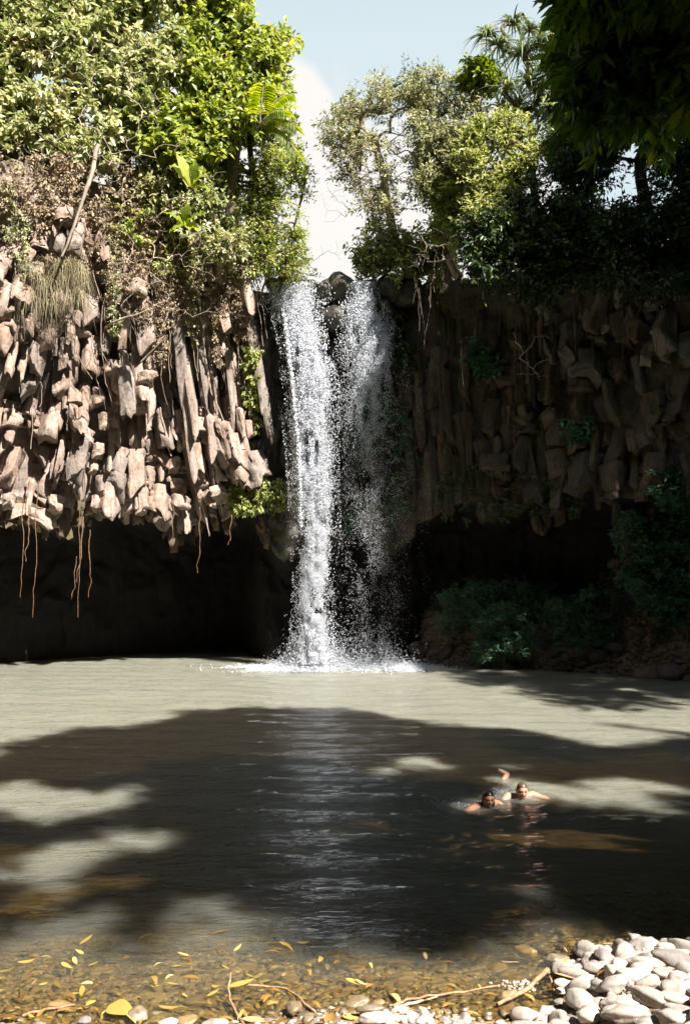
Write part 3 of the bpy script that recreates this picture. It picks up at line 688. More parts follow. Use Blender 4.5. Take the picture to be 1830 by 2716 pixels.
# ------------------------------------------------------------------ waterfalls
def drops(name, pts, size, stretch, parent, seed):
    r = np.random.default_rng(seed); n = len(pts)
    bv = np.array([[0, 0, 1.], [.9, 0, -.4], [-.5, .8, -.4], [-.5, -.8, -.4]]); bf = np.array([[0, 1, 2], [0, 2, 3], [0, 3, 1], [1, 3, 2]])
    an = r.uniform(0, 6.28, n); ca, sa = np.cos(an), np.sin(an); flip = r.choice([-1, 1], n)
    v = bv[None] * size[:, None, None] * np.stack([np.ones(n), np.ones(n), stretch * flip], -1)[:, None]
    v = v + r.normal(size=v.shape) * size[:, None, None] * .25
    v = np.stack([v[..., 0] * ca[:, None] - v[..., 1] * sa[:, None], v[..., 0] * sa[:, None] + v[..., 1] * ca[:, None], v[..., 2]], -1) + pts[:, None]
    Fc = (bf[None] + (np.arange(n) * 4)[:, None, None]).reshape(-1, 3)
    return link(name, mesh_np(name, local(v.reshape(-1, 3), parent), Fc, M['spray']), parent, kind='stuff')
def interp(y, tab, c): return np.interp(y, [a[0] for a in tab], [a[c] for a in tab])
def fall(parent, tab, n, seed, Y0, smin=.012, smax=.045, clump=.35, pw=1.0):
    """tab: py, left px, right px, density"""
    r = np.random.default_rng(seed); py = r.uniform(tab[0][0], tab[-1][0], n * 4); dn = interp(py, tab, 3)
    a, b = interp(py, tab, 1), interp(py, tab, 2)
    u = r.uniform(-.3, 1.3, n * 4)
    px = a + (b - a) * u
    Y = Y0(px, py) + r.normal(size=n * 4) * .16
    q = P(px, py, Y)
    nzv = .85 * fbm(q * np.array([3.2, 1.5, .9]) + seed, 4, seed) + .75 * vn(q * np.array([7., 2, 4.5]), seed + 4) * .5
    edge = np.exp(-(np.abs(u - .5) / .28) ** 2.0) + .02
    k = r.uniform(size=n * 4) < np.clip(dn * edge * (clump + 1.6 * nzv + .25), 0, 1)
    q = q[k][:n]; pyk = py[k][:n]; dk = dn[k][:n]
    sz = r.uniform(smin, smax, len(q)) * (.65 + .5 * dk)
    return q, sz
lw = empty('waterfall', (-1.0, 28.1, 0), label='dense white left waterfall dropping from the lip straight into the pool', cat='waterfall')
rw = empty('waterfall', (.7, 28.1, 0), label='wide thin right waterfall of loose spray fanning out beside the dense one', cat='waterfall')
def YL(px, py): return 27.75 - .35 * sst(745, 1000, py) + 0 * px - .1
def YR(px, py): return 27.75 - .45 * sst(745, 1000, py) + 0 * px
tl = [(748, 690, 835, .6), (775, 708, 836, .85), (800, 728, 835, 1.0), (860, 748, 832, 1.1), (930, 764, 845, 1.35), (1000, 772, 870, 1.3), (1100, 775, 874, 1.15), (1250, 785, 875, 1.0), (1400, 792, 880, .8), (1550, 796, 872, .75), (1680, 790, 866, .8), (1762, 785, 872, 1.0)]
q, s = fall(lw, tl, 200000, 31, YL, .004, .0155, .30); drops('falling_water', q, s, 2.0, lw, 1)
q, s = fall(lw, [(745, 690, 850, .6), (860, 745, 850, .8), (930, 765, 848, .9)], 9000, 35, lambda a, b: YL(a, b) + .12, .012, .03, .4); drops('cascade', q, s, 1.6, lw, 2)
q, s = fall(lw, [(800, 742, 756, 1.), (1000, 768, 780, .9), (1200, 788, 800, .8), (1400, 792, 806, .6)], 3500, 38, lambda a, b: YL(a, b) - .1, .01, .025, .6); drops('thin_strand', q, s, 2.6, lw, 3)
tr_ = [(746, 936, 986, 1.4), (790, 934, 992, 1.4), (815, 922, 1005, 1.5), (880, 922, 1030, 1.3), (950, 918, 1042, .85), (1050, 895, 1062, .42), (1200, 890, 1075, .22), (1350, 890, 1085, .13), (1500, 890, 1092, .09), (1650, 885, 1098, .08), (1762, 870, 1105, .15)]
q, s = fall(rw, tr_, 230000, 41, YR, .004, .0150, .34); drops('falling_water', q, s, 2.0, rw, 4)
q, s = fall(rw, [(745, 925, 985, .9), (820, 915, 1000, .9), (870, 915, 1020, .5)], 4500, 45, lambda a, b: YR(a, b) + .1, .012, .03, .4); drops('cascade', q, s, 2.2, rw, 5)
# splash and foam where they land
def splash(parent, n, px0, sx, seed, h=1.5):
    r = np.random.default_rng(seed); px = px0 + r.normal(size=n) * sx; up_ = r.exponential(h * .3, n) * np.exp(-((px - px0) / (sx * 1.6)) ** 2)
    Yd = 27.9 + r.normal(size=n) * .35; q = P(px, 1700, Yd); q[:, 2] = up_
    drops('splash', q, r.uniform(.008, .026, n), 1.1, parent, seed)
splash(lw, 9000, 835, 60, 51); splash(rw, 5000, 960, 80, 52, 1.6)
def foam(parent, px0, px1, seed, n=34000):
    r = np.random.default_rng(seed); px = (px0 + px1) / 2 + r.normal(size=n) * (px1 - px0) * .24; Yd = 27.8 + r.normal(size=n) * .42
    q = P(px, 1700, Yd); q[:, 2] = r.exponential(.05, n) * np.exp(-((px - (px0 + px1) / 2) / (px1 - px0) * 2.2) ** 2) + .008
    k = fbm(q * np.array([1.5, 2.5, 1]), 3, seed) > -.25; q = q[k]
    drops('foam', q, r.uniform(.012, .035, len(q)), .5, parent, seed)
foam(lw, 655, 960, 61); foam(rw, 900, 1150, 62, 16000)

# ------------------------------------------------------------------ trees and shrubs on the cliff top
def gpoint(px, Yd, zt=None):
    x = (px - HX) / F * Yd; return (x, Yd, float(ztop(np.array(x))) - .3 if zt is None else zt)
def trunk(p0, p1, n=6, amp=.25, seed=0): return wiggle(p0, p1, n, amp, seed)
# left: tangle of broad pale leaves
left_specs = [
 ('broadleaf_tree', 'wide broad leaved tree with pale glaring leaves at the top left corner', 'leaf_left', [(-90, -90), (230, -90), (240, 120), (180, 270), (120, 400), (-90, 410)], 300, 25.0, 26.0, 80, .25, .5),
 ('broadleaf_tree', 'broad leaved tree with pale leaves and dry stems left of the bright green one', 'leaf_left', [(210, -90), (470, -90), (480, 130), (430, 300), (330, 420), (130, 415), (200, 270), (230, 120)], 290, 25.4, 26.5, 330, .24, .5),
 ('broadleaf_tree', 'tall bright green tree whose leafy tip sticks out into the sky', 'leaf_bright', [(450, -90), (655, -90), (650, 60), (690, 95), (760, 88), (782, 112), (745, 130), (735, 200), (745, 260), (700, 330), (600, 330), (520, 300), (470, 160)], 340, 26.2, 27.4, 600, .22, .5),
 ('broadleaf_tree', 'green tree with round yellow green leaves hanging over the brown rock', 'leaf_bright', [(370, 280), (520, 280), (600, 330), (575, 420), (500, 450), (400, 420), (340, 330)], 120, 25.8, 27, 480, .24, .62),
 ('broadleaf_tree', 'dark leaved bush below the bright tree beside the sky gap', 'leaf_mid', [(560, 320), (700, 300), (770, 330), (755, 420), (735, 500), (720, 600), (690, 700), (640, 720), (600, 600), (560, 480)], 210, 27.0, 28.4, 640, .17, .5),
 ('leafy_hedge', 'dry leafy thicket along the brink of the upper left rock under the trees', 'leaf_left', [(-60, 360), (430, 380), (560, 500), (640, 640), (660, 720), (560, 690), (430, 560), (250, 450), (-60, 430)], 260, 25.6, 26.5, 300, .16, .5)]
for i, (nm, lab, mt, poly, n, y0, y1, tpx, Ls, asp) in enumerate(left_specs):
    C = clumps(poly, n, y0, y1, 70 + i, 1.0, -.2, slope=1.1)
    b = gpoint(tpx, y1 + .2); top = C.mean(0) + np.array([0, .3, 1.0])
    make_tree(nm, lab, 'hedge' if 'hedge' in nm else 'tree', trunk(b, top, 7, .5, i + 3), C, .17, M[mt], M['bark'], R=.55, ntw=9, nlf=7, Ls=Ls, asp=asp, seed=80 + i, droop=.35, up=.45, rtip=.014, rvar=.3)
# feathery sapling leaning over the gap
C = clumps([(720, 395), (800, 400), (835, 450), (815, 500), (790, 560), (815, 640), (810, 730), (700, 740), (660, 720), (720, 560)], 95, 26.6, 27.8, 91, 1.2, -.1)
make_tree('sapling', 'thin airy sapling with small yellow green leaves against the white cloud', 'tree', trunk(gpoint(740, 27.6), P(815, 440, 27.2), 8, .3, 4), C, .035, M['leaf_bright'], M['bark'], R=.42, ntw=7, nlf=6, Ls=.11, asp=.5, seed=92, rtip=.006, droop=.3, rvar=.3)
C = clumps([(560, 610), (700, 600), (800, 660), (830, 738), (700, 750), (620, 740)], 70, 27.4, 28.6, 93, 1.2, -.2)
make_tree('shrub', 'low pale shrub right above the lip at the left cascade', 'shrub', trunk(gpoint(690, 28.3), P(700, 690, 28), 5, .2, 5), C, .03, M['leaf_palm'], M['bark'], R=.35, ntw=7, nlf=6, Ls=.11, asp=.45, seed=94, rtip=.006, rvar=.3)
# right: grey green small leaved trees
right_specs = [
 ('small_leaved_tree', 'open grey green tree with bare twigs reaching left over the sky gap', 'leaf_grey', [(850, 330), (905, 290), (950, 232), (1060, 190), (1130, 195), (1130, 330), (1100, 480), (1060, 600), (1000, 660), (960, 560), (890, 470), (860, 400)], 165, 26.4, 28.2, 1090, .115, .42, 8, 8),
 ('small_leaved_tree', 'rounded grey green tree with dense small leaves next to the yellow green top', 'leaf_grey', [(1080, 200), (1200, 165), (1250, 240), (1290, 330), (1270, 480), (1200, 560), (1110, 520), (1100, 380)], 230, 26.0, 27.6, 1190, .12, .42, 9, 8),
 ('leafy_tree', 'slim tree with a glowing yellow green top between grey tree and strap leaved tree', 'leaf_palm', [(1232, 150), (1275, 138), (1300, 190), (1285, 240), (1250, 235), (1235, 200)], 34, 26.0, 27.0, 1255, .2, .5, 8, 7),
 ('leafy_shrub', 'sunlit shrub of whorled pale green leaves in the middle of the right slope', 'leaf_mid', [(1230, 350), (1400, 290), (1540, 280), (1590, 340), (1560, 440), (1440, 500), (1320, 540), (1240, 480)], 230, 24.8, 25.9, 1400, .15, .4, 9, 8),
 ('leafy_shrub', 'yellow green shrub hanging above the right boulder beside bare roots', 'leaf_bright', [(1130, 500), (1250, 480), (1310, 560), (1300, 640), (1230, 655), (1150, 620)], 85, 26.1, 27.0, 1220, .15, .42, 8, 8),
 ('leafy_shrub', 'pale green shrub trailing over the brink between the bare branch and the dark shrubs', 'leaf_mid', [(1240, 520), (1400, 490), (1560, 500), (1600, 600), (1500, 690), (1330, 700), (1250, 650)], 150, 24.3, 25.4, 1400, .14, .4, 8, 8),
 ('leafy_shrub', 'dark glossy shrub right of the lip boulders', 'leaf_mid', [(965, 600), (1060, 590), (1150, 640), (1240, 690), (1160, 760), (1000, 740), (935, 730)], 110, 27.2, 28.6, 1080, .16, .5, 8, 7)]
for i, (nm, lab, mt, poly, n, y0, y1, tpx, Ls, asp, ntw, nlf) in enumerate(right_specs):
    C = clumps(poly, n, y0, y1, 120 + i, 1.1, .0)
    b = gpoint(tpx, y1); top = C.mean(0) + np.array([0, .2, .2])
    make_tree(nm, lab, 'shrub' if 'shrub' in nm else 'tree', trunk(b, top, 7, .5, i + 13), C, .12, M[mt], M['bark_pale' if i in (0, 4) else 'bark'], R=.48, ntw=ntw, nlf=nlf, Ls=Ls, asp=asp, seed=130 + i, droop=.05, up=.5, rtip=.013, bend=.22, rvar=.3)
# dark forest behind and over the right cliff
C = clumps([(1470, 360), (1600, 260), (1900, 240), (1900, 560), (1640, 590), (1500, 560)], 240, 23.6, 25.8, 140, .9, -.22)
make_tree('dark_tree', 'dark tree with small glints of sky through it on the far right slope', 'tree', trunk(gpoint(1720, 25.4), P(1720, 330, 25), 8, .4, 20), C, .2, M['leaf_dark'], M['bark_dark'], R=.6, ntw=9, nlf=7, Ls=.19, asp=.45, seed=141, rvar=.3)
C = clumps([(1230, 560), (1420, 520), (1620, 560), (1620, 720), (1450, 790), (1250, 740)], 260, 24.0, 25.6, 142, .9, -.25)
make_tree('hanging_shrub', 'dark shrub mass draped over the edge above the grey rock patches', 'shrub', trunk(gpoint(1420, 25.4), P(1420, 640, 25), 5, .3, 21), C, .1, M['leaf_dark'], M['bark'], R=.5, ntw=9, nlf=7, Ls=.16, asp=.45, seed=143, down=.25, rvar=.3)
C = clumps([(1600, 560), (1900, 540), (1900, 760), (1700, 790), (1600, 740)], 210, 23.2, 25.0, 144, .9, -.25)
make_tree('hanging_shrub', 'blackish shrub mass at the right picture edge under the dark tree', 'shrub', trunk(gpoint(1740, 24.8), P(1740, 660, 24.4), 5, .3, 22), C, .1, M['leaf_dark'], M['bark_dark'], R=.5, ntw=9, nlf=7, Ls=.17, asp=.45, seed=145, down=.25, rvar=.3)

# strap leaved screw pine
def rosette(c, n, Ln, Wd, r, droop=.9, upv=.4):
    """arching strap leaves from one crown point"""
    d = r.normal(size=(n, 3)); d[:, 2] = np.abs(d[:, 2]) * .8 + upv; d = unit(d); Ls = Ln * r.uniform(.6, 1.15, n)
    k = 6; t = np.linspace(0, 1, k)[None, :, None]; s = unit(np.cross(d, np.array([0, 0, 1.])))[:, None]
    pts = c[None, None] + d[:, None] * Ls[:, None, None] * t; pts[..., 2] -= (droop * Ls[:, None] * t[..., 0] ** 2.2) * r.uniform(.5, 1.3, (n, 1))
    w = Wd * (1 - t ** 2 * .95) * .5
    V = np.stack([pts - s * w, pts + s * w], 2).reshape(n, -1, 3)
    f = np.array([[2 * i, 2 * i + 1, 2 * i + 3, 2 * i + 2] for i in range(k - 1)])
    Fc = (f[None] + (np.arange(n) * 2 * k)[:, None, None]).reshape(-1, 4)
    return V.reshape(-1, 3), Fc, np.repeat(r.uniform(0, 1, n), 2 * k)
def rosette_tree(name, label, cat, heads, base, Ln, Wd, mat, n, seed, r0=.09):
    r = np.random.default_rng(seed); root = empty(name, base, label=label, cat=cat)
    heads = np.array(heads); tk = trunk(base, heads.mean(0) - [0, 0, 1.2], 7, .4, seed)
    B, par, rad, e, trn = skeleton(tk, heads, r0, seed, .035, .2, 5)
    V, Fc = tubes(B[par[e]], B[e], rad[par[e]], rad[e], 7); link('trunk', mesh_np('trunk', local(V, root), Fc, M['bark'], smooth_=True), root)
    Vs, Fs, Rs, o = [], [], [], 0
    for h in heads:
        V, Fc, rd = rosette(h, n, Ln * r.uniform(.8, 1.2), Wd, r); Vs.append(V); Fs.append(Fc + o); Rs.append(rd); o += len(V)
    link('crown', mesh_np('crown', local(np.concatenate(Vs), root), np.concatenate(Fs), mat, np.concatenate(Rs)), root, kind='stuff')
hp = [(1290, 95), (1322, 120), (1360, 65), (1405, 85), (1440, 110), (1470, 80), (1500, 120), (1310, 215), (1345, 235), (1400, 220), (1430, 250), (1375, 285), (1450, 190), (1480, 230), (1330, 290), (1430, 310), (1500, 290), (1385, 140)]
rosette_tree('screw_pine', 'tall tree with drooping strap leaves in tufts, topmost of the right slope', 'tree', [P(a, b, 25.6 + (i % 4) * .35) for i, (a, b) in enumerate(hp)], gpoint(1400, 26.2), 1.0, .055, M['leaf_pand'], 60, 150)

# the big dark tree on the near right bank: its far limbs hang into the picture, its crown shades the pool
r = np.random.default_rng(33)
T0 = (12.5, 9.5, float(ground(np.array(12.5), np.array(9.5))))
sg = np.array(SUN)
def shade_pts(fn, n, h0, h1, seed):
    """crown clumps that stand between the sun and a shaded part of the pool"""
    r = np.random.default_rng(seed); o = []
    while len(o) < n:
        xs_, ys_ = r.uniform(-8, 8), r.uniform(7.5, 22)
        if fn(xs_, ys_) < r.uniform(): continue
        h = r.uniform(h0, h1); p = np.array([xs_, ys_, 0]) + sg / sg[2] * h
        if abs(p[0]) < .16 * p[1] + .3 and p[1] > 6: continue
        if abs(p[0]) < .40 * p[1] + .4 and p[2] < CH + .63 * p[1] + .9 and not (p[0] > .245 * p[1] and p[2] > CH + .42 * p[1]): continue   # keep clear of the open air over the pool
        o.append(p)
    return np.array(o)
def wpx(x, y): return HX + x / y * F, HY + CH * F / y
patches = [  # sunlit gaps on the water: photo px, py, half sizes, strength
 (100, 2130, 200, 45, 1), (330, 2215, 130, 38, 1), (270, 2060, 110, 22, .8), (90, 2005, 90, 14, .5), (60, 2330, 120, 60, 1), (80, 2430, 170, 70, 1), (430, 2450, 240, 56, 1), (640, 2465, 180, 34, 1), (750, 2410, 60, 16, .7),
 (1090, 2035, 110, 30, .9), (1265, 2040, 75, 22, .8), (1660, 2095, 170, 30, 1), (1560, 2140, 160, 22, .7), (1800, 2150, 90, 50, .8), (1280, 2345, 80, 22, .8), (1440, 2465, 120, 22, 1), (1030, 2365, 40, 14, .5), (420, 2030, 70, 12, .6), (600, 2040, 60, 10, .4), (650, 2290, 70, 16, .35), (1600, 2030, 200, 14, .4)]
edge_pts = [(-200, 2030), (0, 2000), (60, 1975), (300, 1930), (550, 1905), (700, 1893), (800, 1878), (860, 1885), (1000, 1905), (1100, 1918), (1230, 1935), (1400, 1945), (1550, 1985), (1640, 2010), (1700, 1990), (1830, 1965), (2100, 1960)]
def dens(x, y):
    px, py = wpx(x, y)
    e = np.interp(px, [a for a, b in edge_pts], [b for a, b in edge_pts])
    wob = float(vn(np.array([x * .9, y * 1.1, 0.]), 5) * .6 + vn(np.array([x * 2.1, y * 2.4, 0.]), 6) * .4)
    if py < e + 11 * wob: return 0
    if y < 8.0 or math.hypot(x - 2.38, y - 12.68) < .72 or math.hypot(x - 1.84, y - 12.26) < .75 or math.hypot(x - 2.35, y - 13.98) < .55: return 0
    if py > 2490: return 0
    for a, b, c, d_, s in patches:
        q = ((px - a) / (c + .42 * F / y)) ** 2 + ((py - b) / (d_ + .34 * CH * F / y ** 2)) ** 2
        q += .75 * wob
        if q < 1: return max(0., 1 - s * 1.1)
        if q < 1.25: return .6
    return 1
C1 = shade_pts(dens, 3300, 9.6, 13.0, 160)
C2 = clumps([(1560, -100), (2000, -100), (2000, 300), (1800, 260), (1640, 330), (1560, 250), (1520, 150)], 120, 11.0, 13.0, 161, .9, -.05)
C2b = clumps([(1510, 130), (1590, 120), (1640, 300), (1600, 345), (1540, 270)], 26, 11.6, 12.8, 162, .8, -.4)
CC = np.concatenate([C1, C2, C2b]); print('canopy', CC.min(0), CC.max(0))
make_tree('mango_tree', 'big dark tree with long drooping leaves hanging into the top right corner', 'tree', trunk(T0, (10.5, 9.8, 9.2), 8, .5, 30), CC, .42, M['leaf_mango'], M['bark_dark'], R=.48, ntw=8, nlf=8, Ls=.3, asp=.36, seed=163, droop=.7, up=.5, rtip=.011, fine=False, rvar=.25)
def over_(r, n):
    """unseen foliage added to block skylight round and over the pool, clear of the view and of the sun's path to what stands lit"""
    o = []; c = 0
    while c < n:
        m_ = 60000; p = np.stack([r.uniform(-32, 32, m_), r.uniform(-20, 24, m_), r.uniform(8, 30, m_)], -1)
        x, y, z = p.T; k = (z < 13 + 1.1 * np.hypot(x, y - 10) * .8 + 4) & (fbm(p * .25, 2, 5) > -.25)
        k &= ~((y > 4) & (np.abs(x) < .16 * y + .5))
        k &= ~((y > 2.5) & (np.abs(x) < .40 * y + .6) & (z < CH + .635 * y + 1.6))
        t0 = z / sg[2]; xg, yg = x - sg[0] * t0, y - sg[1] * t0
        near = (yg > 5) & (yg < 28.5) & (np.abs(xg) < .43 * yg + .8)
        if k.sum():
            idx = np.where(k & near)[0]
            for i in idx: k[i] = dens(xg[i], yg[i]) >= 1 and all(dens(xg[i] + a, yg[i] + b) > 0 for a, b in ((.7, 0), (-.7, 0), (0, .7), (0, -.7)))
        t2 = (25.5 - y) / -sg[1]; xc, zc = x - sg[0] * t2, z - sg[2] * t2
        k &= ~((xc > -13) & (xc < 3.4) & (zc > -.5) & (zc < 22)) & ~((xc >= 3.4) & (xc < 7.5) & (zc > 11.5) & (zc < 21))
        o.append(p[k]); c += k.sum()
    return np.concatenate(o)[:n]
forest_mass('sky_block_canopy', 170000, over_, 19)  # added out of view to darken the ambient light on the pool
vf = []
for i, (a, b) in enumerate(((-17, 2), (-20, 12), (-16, -8), (-6, -14), (7, -13), (18, -7), (20, 5), (19, 13), (-22, 20), (23, 20))):
    g0 = float(ground(np.array(float(a)), np.array(float(b)))); vf.append(polytube(wiggle((a, b, g0 - .5), (a * .93, b, 22), 8, .6, i), np.linspace(.45, .15, 8), 9, i, .2))
V, Fc = join(*vf); link('forest_trunks', mesh_np('forest_trunks', V, Fc, M['bark_dark'], smooth_=True), kind='stuff')
# unseen foliage added out of frame, shaped to shade the right cliff
C = []
while len(C) < 1000:
    p = np.array([r.uniform(11, 21), r.uniform(14, 24), r.uniform(8, 28)]); t_ = (27.7 - p[1]) / -sg[1]
    xp, zp = p[0] - sg[0] * t_, p[2] - sg[2] * t_; t0 = p[2] / sg[2]; xg, yg = p[0] - sg[0] * t0, p[1] - sg[1] * t0
    if yg < 27.7 and xg < 2.4 + (27 - yg) * .46: continue
    if yg >= 27.7 and (xp < .8 or (xp < 3.5 and zp > 7.0) or (xp < 6.5 and zp > 11.5) or zp > 19): continue
    if p[0] < .40 * p[1] + .5: continue
    t_ = (24.6 - p[1]) / -sg[1]
    if ((p[0] - sg[0] * t_ - 7.2) / 1.9) ** 2 + ((p[2] - sg[2] * t_ - 9.9) / 1.2) ** 2 < 1 and r.uniform() < .7: continue
    C.append(p)
C = np.array(C)
V, Fc, rr, _a, _b = foliage(C, .75, 8, 6, .34, .45, seed=171)
link('added_shade_crown', mesh_np('added_shade_crown', V, Fc, M['leaf_dark'], rr), kind='stuff')

# ------------------------------------------------------------------ bank vegetation on the right, fern beds
bank = [('fern_bush', 'large dark green fern bush with cool light on it above the far rocks', [(1450, 1600), (1560, 1570), (1700, 1590), (1740, 1670), (1680, 1735), (1560, 1725), (1450, 1700)], 170, 26.5, 27.8, .1),
        ('fern_bush', 'smaller dark fern bush left of the large one near the water', [(1270, 1640), (1350, 1605), (1420, 1650), (1420, 1740), (1260, 1745)], 75, 27.0, 27.9, .1),
        ('leafy_bush', 'leafy shrub with hanging fronds at the right edge above the ferns', [(1640, 1380), (1720, 1330), (1900, 1300), (1900, 1720), (1760, 1700), (1650, 1540)], 230, 24.9, 26.4, .16),
        ('leafy_bush', 'upper leafy shrub at the right edge against the dark cliff', [(1740, 1260), (1900, 1200), (1900, 1330), (1760, 1340)], 70, 24.2, 25.2, .15),
        ('leafy_bush', 'dim shrub in the deep shade between the cave and the ferns', [(1180, 1560), (1450, 1540), (1480, 1640), (1300, 1640), (1150, 1680)], 110, 28.0, 28.9, .1)]
for i, (nm, lab, poly, n, y0, y1, Ls) in enumerate(bank):
    C = clumps(poly, n, y0, y1, 180 + i, 1.2, -.3); c0 = C.mean(0); gx, gy = c0[0], y1
    b = (gx, gy, float(ground(np.array(gx), np.array(gy))) - .05)
    make_tree(nm, lab, 'bush', trunk(b, (c0[0], c0[1], max(b[2] + .3, c0[2] - .3)), 5, .1, i), C, .04, M['leaf_cool'], M['bark'], R=.34, ntw=9, nlf=9, Ls=Ls, asp=.42, seed=190 + i, rtip=.006, droop=.3, rvar=.3)

x = r.uniform(2.4, 12.5, 60000); y = r.uniform(24, 31, 60000); b_ = y - yfar(x); k = (b_ > .8 + .5 * (x < 7)) & ((fbm(np.stack([x * .8, y * .8, x * 0], -1), 2, 6) > -.1) | (x > 7.5)) & (y < cliffY(x, ground(x, y)))
x, y = x[k], y[k]; n = len(x); gz = ground(x, y) + np.abs(r.normal(size=n)) * .22
V, Fc, rd = leaves(np.stack([x, y, gz], -1), r.normal(size=(n, 3)) + [0, -.4, .2], r.normal(size=(n, 3)) * .5 + [0, -.3, .8], r.uniform(.07, .17, n), r.uniform(.03, .07, n), r.uniform(0, 1, n))
link('bank_undergrowth', mesh_np('bank_undergrowth', V, Fc, M['leaf_cool'], rd), kind='stuff')
# climbing leaves on the rock
def patch(name, label, cat, poly, n, Ls, mat, seed, off=.35, R=.22, ntw=5, nlf=5, down=.4, asp=.6):
    r = np.random.default_rng(seed); xs_ = [p[0] for p in poly]; ys_ = [p[1] for p in poly]; o_ = []
    while len(o_) < n:
        px, py = r.uniform(min(xs_), max(xs_)), r.uniform(min(ys_), max(ys_))
        if not inpoly(np.array([px]), np.array([py]), poly)[0]: continue
        Yd = 26.5
        for _ in range(5):
            q = P(px, py, Yd); Yd = float(cliffY(q[0], max(q[2], lip(q[0]) + .35))) - off
        o_.append(P(px, py, Yd) + r.normal(size=3) * .06)
    C = np.array(o_); root = empty(name, tuple(C[np.argmax(C[:, 2])]), label=label, cat=cat)
    V, Fc, rr, a, b = foliage(C, R, ntw, nlf, Ls, asp, .4, False, seed, .35, down); link('leaves', mesh_np('leaves', local(V, root), Fc, mat, rr), root, kind='stuff')
    V, Fc = tubes(a, b, .006, .003, 3); link('stems', mesh_np('stems', local(V, root), Fc, M['bark_pale']), root, kind='stuff')
    return root
patch('climbing_plant', 'line of sunlit climbing leaves in the dark cleft between leaning columns', 'climbing plant', [(655, 930), (690, 930), (695, 1150), (665, 1160)], 34, .15, M['leaf_mid'], 201, off=.75)
patch('climbing_plant', 'cluster of sunlit leaves at the foot of the leaning columns left of the fall', 'climbing plant', [(600, 1300), (680, 1270), (770, 1270), (775, 1350), (690, 1345), (620, 1360)], 75, .15, M['leaf_mid'], 202, off=.8)
patch('climbing_plant', 'dark leafy growth right beside the top of the right fall', 'climbing plant', [(1010, 850), (1060, 830), (1100, 940), (1090, 980), (1040, 960)], 50, .15, M['leaf_dark'], 203, off=.5)
patch('climbing_plant', 'small green plant on the brown face under the hanging twigs', 'climbing plant', [(1240, 900), (1310, 900), (1320, 1000), (1250, 990)], 26, .16, M['leaf_cool'], 204, off=.5)
patch('climbing_plant', 'mossy leaves behind the lower part of the right fall', 'climbing plant', [(900, 1050), (1080, 1040), (1090, 1380), (900, 1390)], 130, .09, M['leaf_cool'], 205, off=.35)
patch('climbing_plant', 'scattered dark leaves along the lower edge of the right overhang', 'climbing plant', [(1110, 1200), (1500, 1270), (1560, 1360), (1180, 1390)], 90, .1, M['leaf_dark'], 206, off=.4)
patch('climbing_plant', 'fresh green leaves on the brown face right of centre', 'climbing plant', [(1500, 1110), (1570, 1110), (1570, 1170), (1510, 1170)], 10, .16, M['leaf_cool'], 207, off=.4)
patch('dry_creeper', 'dry creeper mat over the upper left rock face', 'creeper', [(0, 400), (330, 420), (480, 520), (600, 640), (640, 740), (540, 800), (330, 700), (120, 620), (0, 560)], 230, .12, M['dry'], 208, off=.95, R=.35)
patch('dry_creeper', 'dry stems and leaves over the rock above the leaning columns', 'creeper', [(250, 660), (420, 620), (640, 700), (700, 760), (600, 850), (420, 860), (300, 800)], 150, .09, M['dry'], 209, off=.95, R=.3)
patch('green_creeper', 'thin green creeper among dry stems on the upper left rock', 'creeper', [(280, 520), (520, 560), (600, 680), (480, 760), (330, 640)], 45, .12, M['leaf_bright'], 210, off=1.1, R=.28)
for i, (a, b, c) in enumerate(((60, 560, 800), (130, 600, 700), (215, 560, 760), (300, 620, 900), (365, 640, 820), (430, 640, 960), (505, 680, 900), (575, 720, 960), (640, 760, 900), (20, 480, 640))):
    patch('trailing_vine', 'dry leafy vine trailing down the sunlit rock from the thicket', 'vine', [(a - 16, b), (a + 16, b), (a + 14, c), (a - 4, c)], int((c - b) / 6), .085, M['dry' if i % 3 else 'leaf_grey'], 220 + i, off=1.05, R=.2, ntw=4, nlf=4, down=.7)['group'] = 'dry vines trailing over the left cliff'
root = empty('bare_vines', tuple(P(400, 620, 24.6)), label='thin bare vines hanging over the whole sunlit left cliff', cat='vines'); vf = []
for i in range(130):
    a, b = r.uniform(0, 680), r.uniform(520, 980); ln = r.uniform(60, 260); q = []
    if b > 800 and r.uniform() < .5: continue
    for k_ in range(3):
        pa, pb = a + r.normal() * 10 + k_ * ln * .06, b + ln * k_ / 2; Yd = 26.
        for _ in range(4): w_ = P(pa, pb, Yd); Yd = float(cliffY(w_[0], max(w_[2], lip(w_[0]) + .4))) - .85
        q.append(P(pa, pb, Yd))
    for k_ in range(2): vf.append(polytube(wiggle(q[k_], q[k_ + 1], 6, .09, i + k_), r.uniform(.005, .012), 4, i))
V, Fc = join(*vf); link('stems', mesh_np('stems', local(V, root), Fc, M['bark_pale']), root, kind='stuff')
# hanging grass tuft
r = np.random.default_rng(44)
root = empty('grass_tuft', tuple(P(140, 700, 24.6)), label='pale dry grass tuft hanging from the left cliff below the leaning trunk', cat='grass tuft')
Vs, Fs, Rs, o_ = [], [], [], 0
for i in range(60):
    c = P(r.uniform(50, 225), r.uniform(690, 800), 24.7 + r.normal() * .12); V, Fc, rd = rosette(c, 26, .62, .012, r, droop=1.6, upv=.1); Vs.append(V); Fs.append(Fc + o_); Rs.append(rd); o_ += len(V)
link('blades', mesh_np('blades', local(np.concatenate(Vs), root), np.concatenate(Fs), M['drygrass'], np.concatenate(Rs)), root, kind='stuff')

